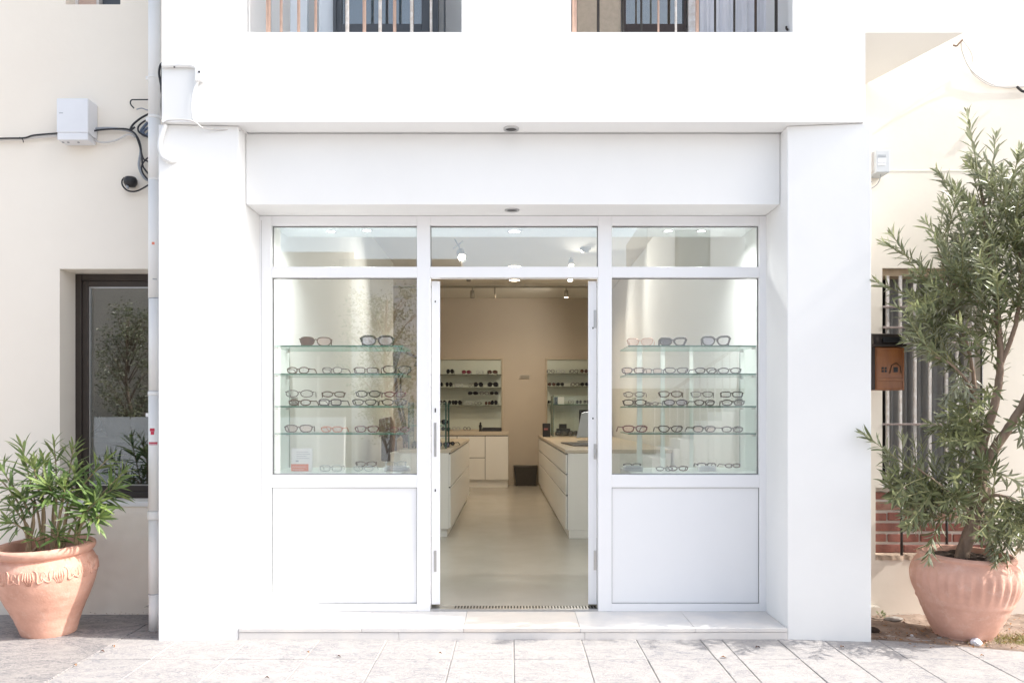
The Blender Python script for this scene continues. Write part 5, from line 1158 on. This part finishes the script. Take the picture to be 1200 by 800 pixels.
# small plant in the left pot
tl = thing('potted_shrub', 'bushy young plant with long narrow green leaves in the left pot', 'plant', (PX(57, 5.12), D(5.14), 0.42))
plL = Plant(tl, [leafL, leafLy], .135); stem = MB(); dl = 5.12; b0 = lambda x, dd=5.12: P(x, 652, dd)
base = {1: (30, 655), 2: (50, 655), 3: (60, 655), 4: (70, 652), 5: (88, 648), 6: (36, 655)}
S = [ (3, [(70, 606), (74, 588), (76, 570)], 5.0, 26, 32), (1, [(40, 612), (32, 596), (26, 580)], 5.0, 24, 30), (5, [(98, 606), (116, 584), (134, 572)], 5.06, 26, 32), (6, [(30, 624), (22, 616), (14, 612)], 5.0, 18, 28), (2, [(46, 610), (38, 575), (26, 524)], 5.10, 26, 34), (3, [(62, 600), (66, 560), (63, 518)], 5.22, 18, 27), (4, [(70, 600), (80, 560), (86, 524)], 5.20, 24, 30), (4, [(80, 600), (100, 565), (127, 537)], 5.18, 24, 30),
      (5, [(90, 615), (108, 590), (145, 553)], 5.08, 30, 32), (1, [(40, 592), (22, 578), (2, 550)], 5.12, 20, 30), (3, [(66, 590), (62, 578), (57, 570)], 4.98, 30, 34), (2, [(52, 600), (44, 570), (40, 545)], 5.04, 24, 32),
      (6, [(34, 620), (24, 605), (14, 592)], 5.04, 22, 26), (3, [(64, 640), (67, 630), (68, 622)], 4.98, 16, 22), (5, [(88, 640), (89, 630), (90, 622)], 5.02, 13, 22), (1, [(44, 640), (42, 634), (40, 628)], 5.0, 9, 17),
      (4, [(86, 612), (100, 600), (112, 588)], 4.98, 26, 32), (4, [(78, 596), (84, 572), (88, 552)], 5.08, 24, 30), (5, [(94, 618), (106, 608), (116, 606)], 4.98, 18, 28), (6, [(26, 600), (8, 570), (-18, 545)], 5.16, 16, 28), (2, [(50, 590), (50, 560), (52, 540)], 5.10, 22, 29)]
for (b, pts, dd, n, L) in S:
    pp = [b0(base[b][0], 5.10)] + [P(x, y, 5.10 + (dd-5.10)*(i+1)/len(pts)) for i, (x, y) in enumerate(pts)]
    shoot(plL, pp, L*dl/F*1.02, int(n*1.15), .009, stem, rnd, start=.52 if n > 14 else .6, young=.80, ang=(88, 26), droop=.28)
stem.build('stem', stemm, tl); plL.finish(300)

# tall shrub in the right pot
tr = thing('tall_potted_shrub', 'tall leaning shrub with narrow grey green leaves in the right pot', 'shrub', (PX(1126, 5.02), D(5.06), 0.38))
plR = Plant(tr, [leafR, leafRy], .17); trunk = MB(); tw = MB()
def tp(l): return [P(x, y, d) for (x, y, d) in l]
def limb(l, ra, rb):
    q = smooth_pts(tp(l), 6); N = len(q); trunk.tube([p + Vector((rnd.uniform(-.003, .003), 0, 0)) for p in q], [ra + (rb-ra)*i/(N-1) for i in range(N)], 12); return q
limbs = []
limbs.append(limb([(1124, 662, 5.06), (1132, 635, 5.05), (1143, 605, 5.04), (1150, 570, 5.03), (1149, 535, 5.03), (1156, 505, 5.02), (1166, 472, 5.01), (1172, 430, 5.0), (1170, 380, 5.0), (1163, 320, 5.02), (1155, 260, 5.04), (1148, 215, 5.05)], .043, .008))
limbs.append(limb([(1150, 560, 5.03), (1166, 525, 4.98), (1186, 495, 4.93), (1204, 462, 4.9), (1220, 400, 4.9), (1222, 320, 4.92), (1212, 240, 4.95)], .034, .008))
limbs.append(limb([(1149, 535, 5.03), (1138, 512, 5.06), (1134, 485, 5.1), (1142, 455, 5.12), (1136, 415, 5.15), (1122, 370, 5.16), (1108, 320, 5.16), (1098, 290, 5.16)], .018, .005))
limbs.append(limb([(1172, 430, 5.0), (1190, 380, 4.96), (1196, 320, 4.95), (1190, 260, 4.96), (1180, 215, 4.98)], .015, .006))
limbs.append(limb([(1143, 605, 5.04), (1120, 585, 4.98), (1098, 565, 4.95), (1070, 545, 4.93)], .014, .005))
limbs.append(limb([(1146, 590, 5.03), (1165, 580, 4.93), (1185, 585, 4.86), (1200, 600, 4.84)], .014, .005))
limbs.append(limb([(1170, 380, 5.0), (1145, 350, 4.98), (1122, 335, 4.97), (1095, 325, 4.97)], .011, .004))
limbs.append(limb([(1141, 460, 5.11), (1128, 440, 5.02), (1112, 425, 4.98), (1096, 418, 4.97)], .010, .004))
trunk_o = trunk.build('trunk', barkm, tr)
ppx = 5.0/F
poly = [(1128, 160), (1150, 190), (1165, 165), (1180, 190), (1195, 175), (1260, 170), (1310, 260), (1325, 450), (1300, 600), (1215, 672), (1160, 668), (1135, 625), (1100, 632), (1055, 632), (1040, 600), (1035, 520), (1060, 500), (1100, 490), (1096, 450), (1082, 425), (1060, 385), (1044, 350), (1060, 330), (1075, 290), (1100, 262), (1095, 215)]
def inside(x, y):
    c = False; j = len(poly)-1
    for i in range(len(poly)):
        xi, yi = poly[i]; xj, yj = poly[j]
        if (yi > y) != (yj > y) and x < (xj-xi)*(y-yi)/(yj-yi)+xi: c = not c
        j = i
    return c
E = [ # explicit outline shoots: (from, mid, tip, depth at base, depth at tip, leaves)
 ((1150, 232), (1143, 185), (1133, 132), 5.04, 5.0, 30), ((1158, 240), (1163, 200), (1167, 158), 5.0, 5.0, 24), ((1180, 235), (1188, 205), (1195, 176), 4.98, 4.98, 22), ((1140, 282), (1120, 240), (1098, 199), 5.05, 5.0, 28),
 ((1128, 322), (1108, 290), (1084, 260), 5.05, 4.98, 26), ((1100, 328), (1070, 305), (1034, 284), 4.98, 4.93, 26), ((1085, 330), (1062, 300), (1045, 274), 4.98, 4.95, 22), ((1098, 350), (1062, 345), (1026, 330), 4.98, 4.94, 22),
 ((1096, 418), (1075, 385), (1050, 358), 4.98, 4.94, 18), ((1082, 562), (1048, 535), (1013, 509), 4.93, 4.88, 30), ((1098, 420), (1080, 405), (1062, 398), 4.98, 4.94, 20),
 ((1115, 600), (1095, 625), (1088, 655), 4.95, 4.88, 22), ((1185, 590), (1182, 630), (1178, 655), 4.86, 4.78, 28), ((1165, 585), (1160, 612), (1150, 630), 4.9, 4.84, 22), ((1110, 580), (1122, 585), (1118, 575), 4.9, 4.80, 26),
 ((1160, 590), (1166, 560), (1170, 520), 4.95, 4.82, 26), ((1166, 560), (1158, 548), (1150, 538), 4.86, 4.80, 24), ((1195, 590), (1215, 570), (1235, 540), 4.86, 4.80, 24), ((1200, 600), (1222, 620), (1240, 625), 4.84, 4.8, 24)]
for i in range(24):   # dense upright lower-left cluster
    x = 1042 + 94*(i % 8)/7.0 + rnd.uniform(-5, 5); lo = 618 - rnd.uniform(0, 22) - 22*(i//8); hi = 500 + rnd.uniform(0, 40) + 26*(i//8)
    E.append(((1112 + (x-1112)*.55, lo+8, ), (x+4, (lo+hi)/2+10), (x - 3, hi), 5.0 + .04*(i//8) , 5.12-.09*(i//8), 26))
for (a, b, c, d0, d1, n) in E:
    shoot(plR, [P(a[0], a[1], d0), P(b[0], b[1], (d0+d1)/2), P(c[0], c[1], d1)], rnd.uniform(18, 22)*ppx, n, .0045, tw, rnd, start=.12, young=.80, ang=(60, 24), droop=.10)
cnt_s = 0; tries = 0
cc = Vector((1180, 430))
while cnt_s < 295 and tries < 12000:
    tries += 1; lb_ = limbs[rnd.choice([0, 0, 0, 1, 1, 2, 2, 3, 3, 4, 5, 6, 7])]; p = lb_[rnd.randrange(int(len(lb_)*.25), len(lb_))]
    dd = p.y + CD; px = HX + p.x*F/dd; py = HY - (p.z-CZ)*F/dd
    ang_ = math.atan2(-(py-cc.y), (px-cc.x)) + rnd.gauss(0, .8); ln = rnd.uniform(38, 82)
    dx, dy = math.cos(ang_), -math.sin(ang_)*.9 - .35*(1 if py < 520 else -.2)
    tx, ty = px + dx*ln, py + dy*ln
    if not inside(tx, ty): continue
    if 1140 < tx < 1215 and 425 < ty < 600 and rnd.random() < .85: continue
    if 1095 < tx < 1160 and ty > 590 and rnd.random() < .6: continue
    if tx < 1105 and 430 < ty < 500 and rnd.random() < .7: continue
    d1 = min(dd + rnd.uniform(-.42, .36), 5.46); mx_, my_ = px + dx*ln*.5 + rnd.uniform(-6, 6), py + dy*ln*.5 + rnd.uniform(-3, 8)
    shoot(plR, [p, P(mx_, my_, (dd+d1)/2), P(tx, ty, d1)], rnd.uniform(15, 20)*ppx, int(ln*.36)+8, .004, tw, rnd, start=.15, young=.82, ang=(62, 26), droop=.12); cnt_s += 1
tw.build('twig', twigm, tr); plR.finish(300)

# ------------------------------------------------------------------ small things on the ground
def pebble(name, label, px, py, d, sx, sy, sz_, mt, seed, group=None):
    bm = bmesh.new(); bmesh.ops.create_icosphere(bm, subdivisions=3, radius=1)
    for v in bm.verts:
        n_ = mnoise.noise(v.co*1.3 + Vector((seed, 0, 0))); v.co *= 1 + .28*n_; v.co = Vector((v.co.x*sx, v.co.y*sy, v.co.z*sz_))
    me = bpy.data.meshes.new(name); bm.to_mesh(me); bm.free(); me.materials.append(mt)
    o = bpy.data.objects.new(name, me); COL.objects.link(o); o.location = (PX(px, d), D(d), GZ + sz_*.75); o.rotation_euler = (0, 0, seed)
    return tag(o, label, 'stone', group)
pebble('stone', 'white stone wedged under the right pot', 1144, 754, 4.86, .040, .03, .023, whitest, 1)
pebble('stone', 'tiny white pebble on the earth left of the right pot', 1068.5, 743, 5.05, .010, .010, .008, whitest, 2)
pebble('stone', 'flat grey stone on the earth near the wall corner', 1047, 727, 5.42, .06, .035, .018, greyst, 3)
pebble('stone', 'pale pebble at the foot of the right pot', 1101, 747, 4.98, .018, .014, .010, greyst, 4)
pebble('stone', 'dark clod by the right foot of the white pillar', 1024, 741, 5.14, .035, .03, .02, soilm, 6)
wd_ = MB(); 
for k in range(26):
    a = rnd.uniform(0, 6.28); c = Vector((PX(1034, 5.45), D(5.46), GZ+.01)); L = rnd.uniform(.015, .05)
    q = c + Vector((rnd.gauss(0, .02), rnd.gauss(0, .01), rnd.uniform(0, .03))); v = Vector((math.cos(a), math.sin(a), rnd.uniform(.2, 1.2))).normalized()*L; s_ = v.cross(Vector((0, 0, 1))).normalized()*L*.22
    wd_.add([q, q+v*.5+s_, q+v, q+v*.5-s_], [(0, 1, 2, 3)])
o = wd_.build('weed', leafR); tag(o, 'small dark weed sprouting at the wall foot near the pillar', 'weed')
# dry leaves one can pick out
dl_spots = [(848+ 2*0, 771, 'curled brown dry leaf on the paving in front of the right panel'), (888, 772-13, 'brown dry leaf on the paving near the step corner'), (987, 758.5, 'small brown dry leaf on the paving before the right pillar'), (994, 749.5, 'dark dry leaf at the foot of the right pillar'),
            (1151, 769, 'reddish dry leaf on the paving below the right pot'), (397, 770, 'red brown dry leaf on the paving before the left panel'), (361, 765, 'dark dry leaf fragment on the paving before the left panel'), (895, 748, 'dark leaf crumb at the foot of the doorstep right end'),
            (88, 780, 'tiny dark leaf crumb on the paving before the left pot'), (120, 764, 'brown leaf crumb on the joint right of the left pot'), (133, 758, 'curled tan leaf on the joint right of the left pot'), (313, 795, 'dark leaf crumb near the bottom edge left of centre'), (516, 766, 'tiny black speck of leaf before the doorway')]
for i, (px, py, lab) in enumerate(dl_spots):
    d = 1.39*F/(py-HY); m = MB(); L = rnd.uniform(.016, .028) if i not in (0, 1) else .034; a = rnd.uniform(-.6, .6)
    vs = []; 
    for j in range(5):
        t_ = j/4; w_ = math.sin(math.pi*t_)*.30*L + .0005
        for s_ in (-1, 0, 1): vs.append(((t_-.5)*L, s_*w_, .002 + .006*abs(s_)*math.sin(math.pi*t_) + .004*math.sin(t_*4)))
    fs = []
    for j in range(4):
        for s_ in (0, 1): k = j*3+s_; fs.append((k, k+1, k+4, k+3))
    m.add(vs, fs, None, True); o = m.build('dry_leaf', dleaf if i % 2 == 0 else dleaf2); o.location = (PX(px, d), D(d), GZ+.003); o.rotation_euler = (rnd.uniform(-.2, .2), 0, a); tag(o, lab, 'leaf', 'dry leaves on the paving')
# litter (uncountable) on the earth and in the alcove corner, and the grass tuft
lt = MB()
def litter(n, fx, fy, lo=.006, hi=.024):
    for k in range(n):
        c = Vector((fx(), 0, 0)); c.y = fy(c.x); c.z = GZ + rnd.uniform(.006, .022); q = Euler((rnd.uniform(-.5, .5), rnd.uniform(-.5, .5), rnd.uniform(0, 6.28))).to_quaternion(); L = rnd.uniform(lo, hi); w_ = L*rnd.uniform(.12, .35)
        lt.add([c, c + q @ Vector((L*.5, w_, .002)), c + q @ Vector((L, 0, 0)), c + q @ Vector((L*.5, -w_, .002))], [(0, 1, 2, 3)], rnd.choice([dleaf, dleaf, dleaf2, ledgem]), False)
litter(900, lambda: rnd.uniform(2.22, 3.9), lambda x: min(D(5.53), max(D(4.985-.335*(x-2.2))+.01, rnd.gauss(D(5.1), .25))))
litter(420, lambda: rnd.gauss(2.95, .3), lambda x: rnd.uniform(D(4.78), D(5.2)))
litter(80, lambda: rnd.uniform(-3.5, -2.25), lambda x: D(5.59) - abs(rnd.gauss(0, .03)), .004, .014)
litter(40, lambda: rnd.uniform(-2.34, -2.18), lambda x: rnd.uniform(D(5.0), D(5.2)), .004, .012)
tag(lt.build('leaf_litter'), 'dry brown leaf litter scattered over the earth beside the paving', 'leaf litter', kind='stuff')
gm = MB()
for k in range(2600):
    x = rnd.gauss(3.12, .13) if k % 3 else rnd.uniform(2.75, 3.9); y = rnd.gauss(D(4.93), .075)
    if y < D(4.985-.335*(x-2.2))+.015 or y > D(5.5): continue
    a = rnd.uniform(0, 6.28); L = rnd.uniform(.010, .034); c = Vector((x, y, GZ+.004)); tipv = c + Vector((math.cos(a)*L*.7, math.sin(a)*L*.7, L*rnd.uniform(.5, 1))); s_ = Vector((-math.sin(a), math.cos(a), 0))*.0016
    gm.add([c-s_, c+s_, tipv], [(0, 1, 2)])
tag(gm.build('grass_tuft', grassm), 'short dry green grass growing at the right of the right pot', 'grass', kind='stuff')
cable('bleached twig lying on the earth right of the right pot', [(1166, 734, 5.28), (1180, 739, 5.18), (1196, 744, 5.1), (1215, 752, 5.0)], .008, stemm, name='dry_twig', cat='twig')
cable('thin dry twig lying on the earth near the right edge', [(1172, 729, 5.42), (1186, 736, 5.25), (1205, 741, 5.15)], .004, stemm, name='dry_twig', cat='twig')
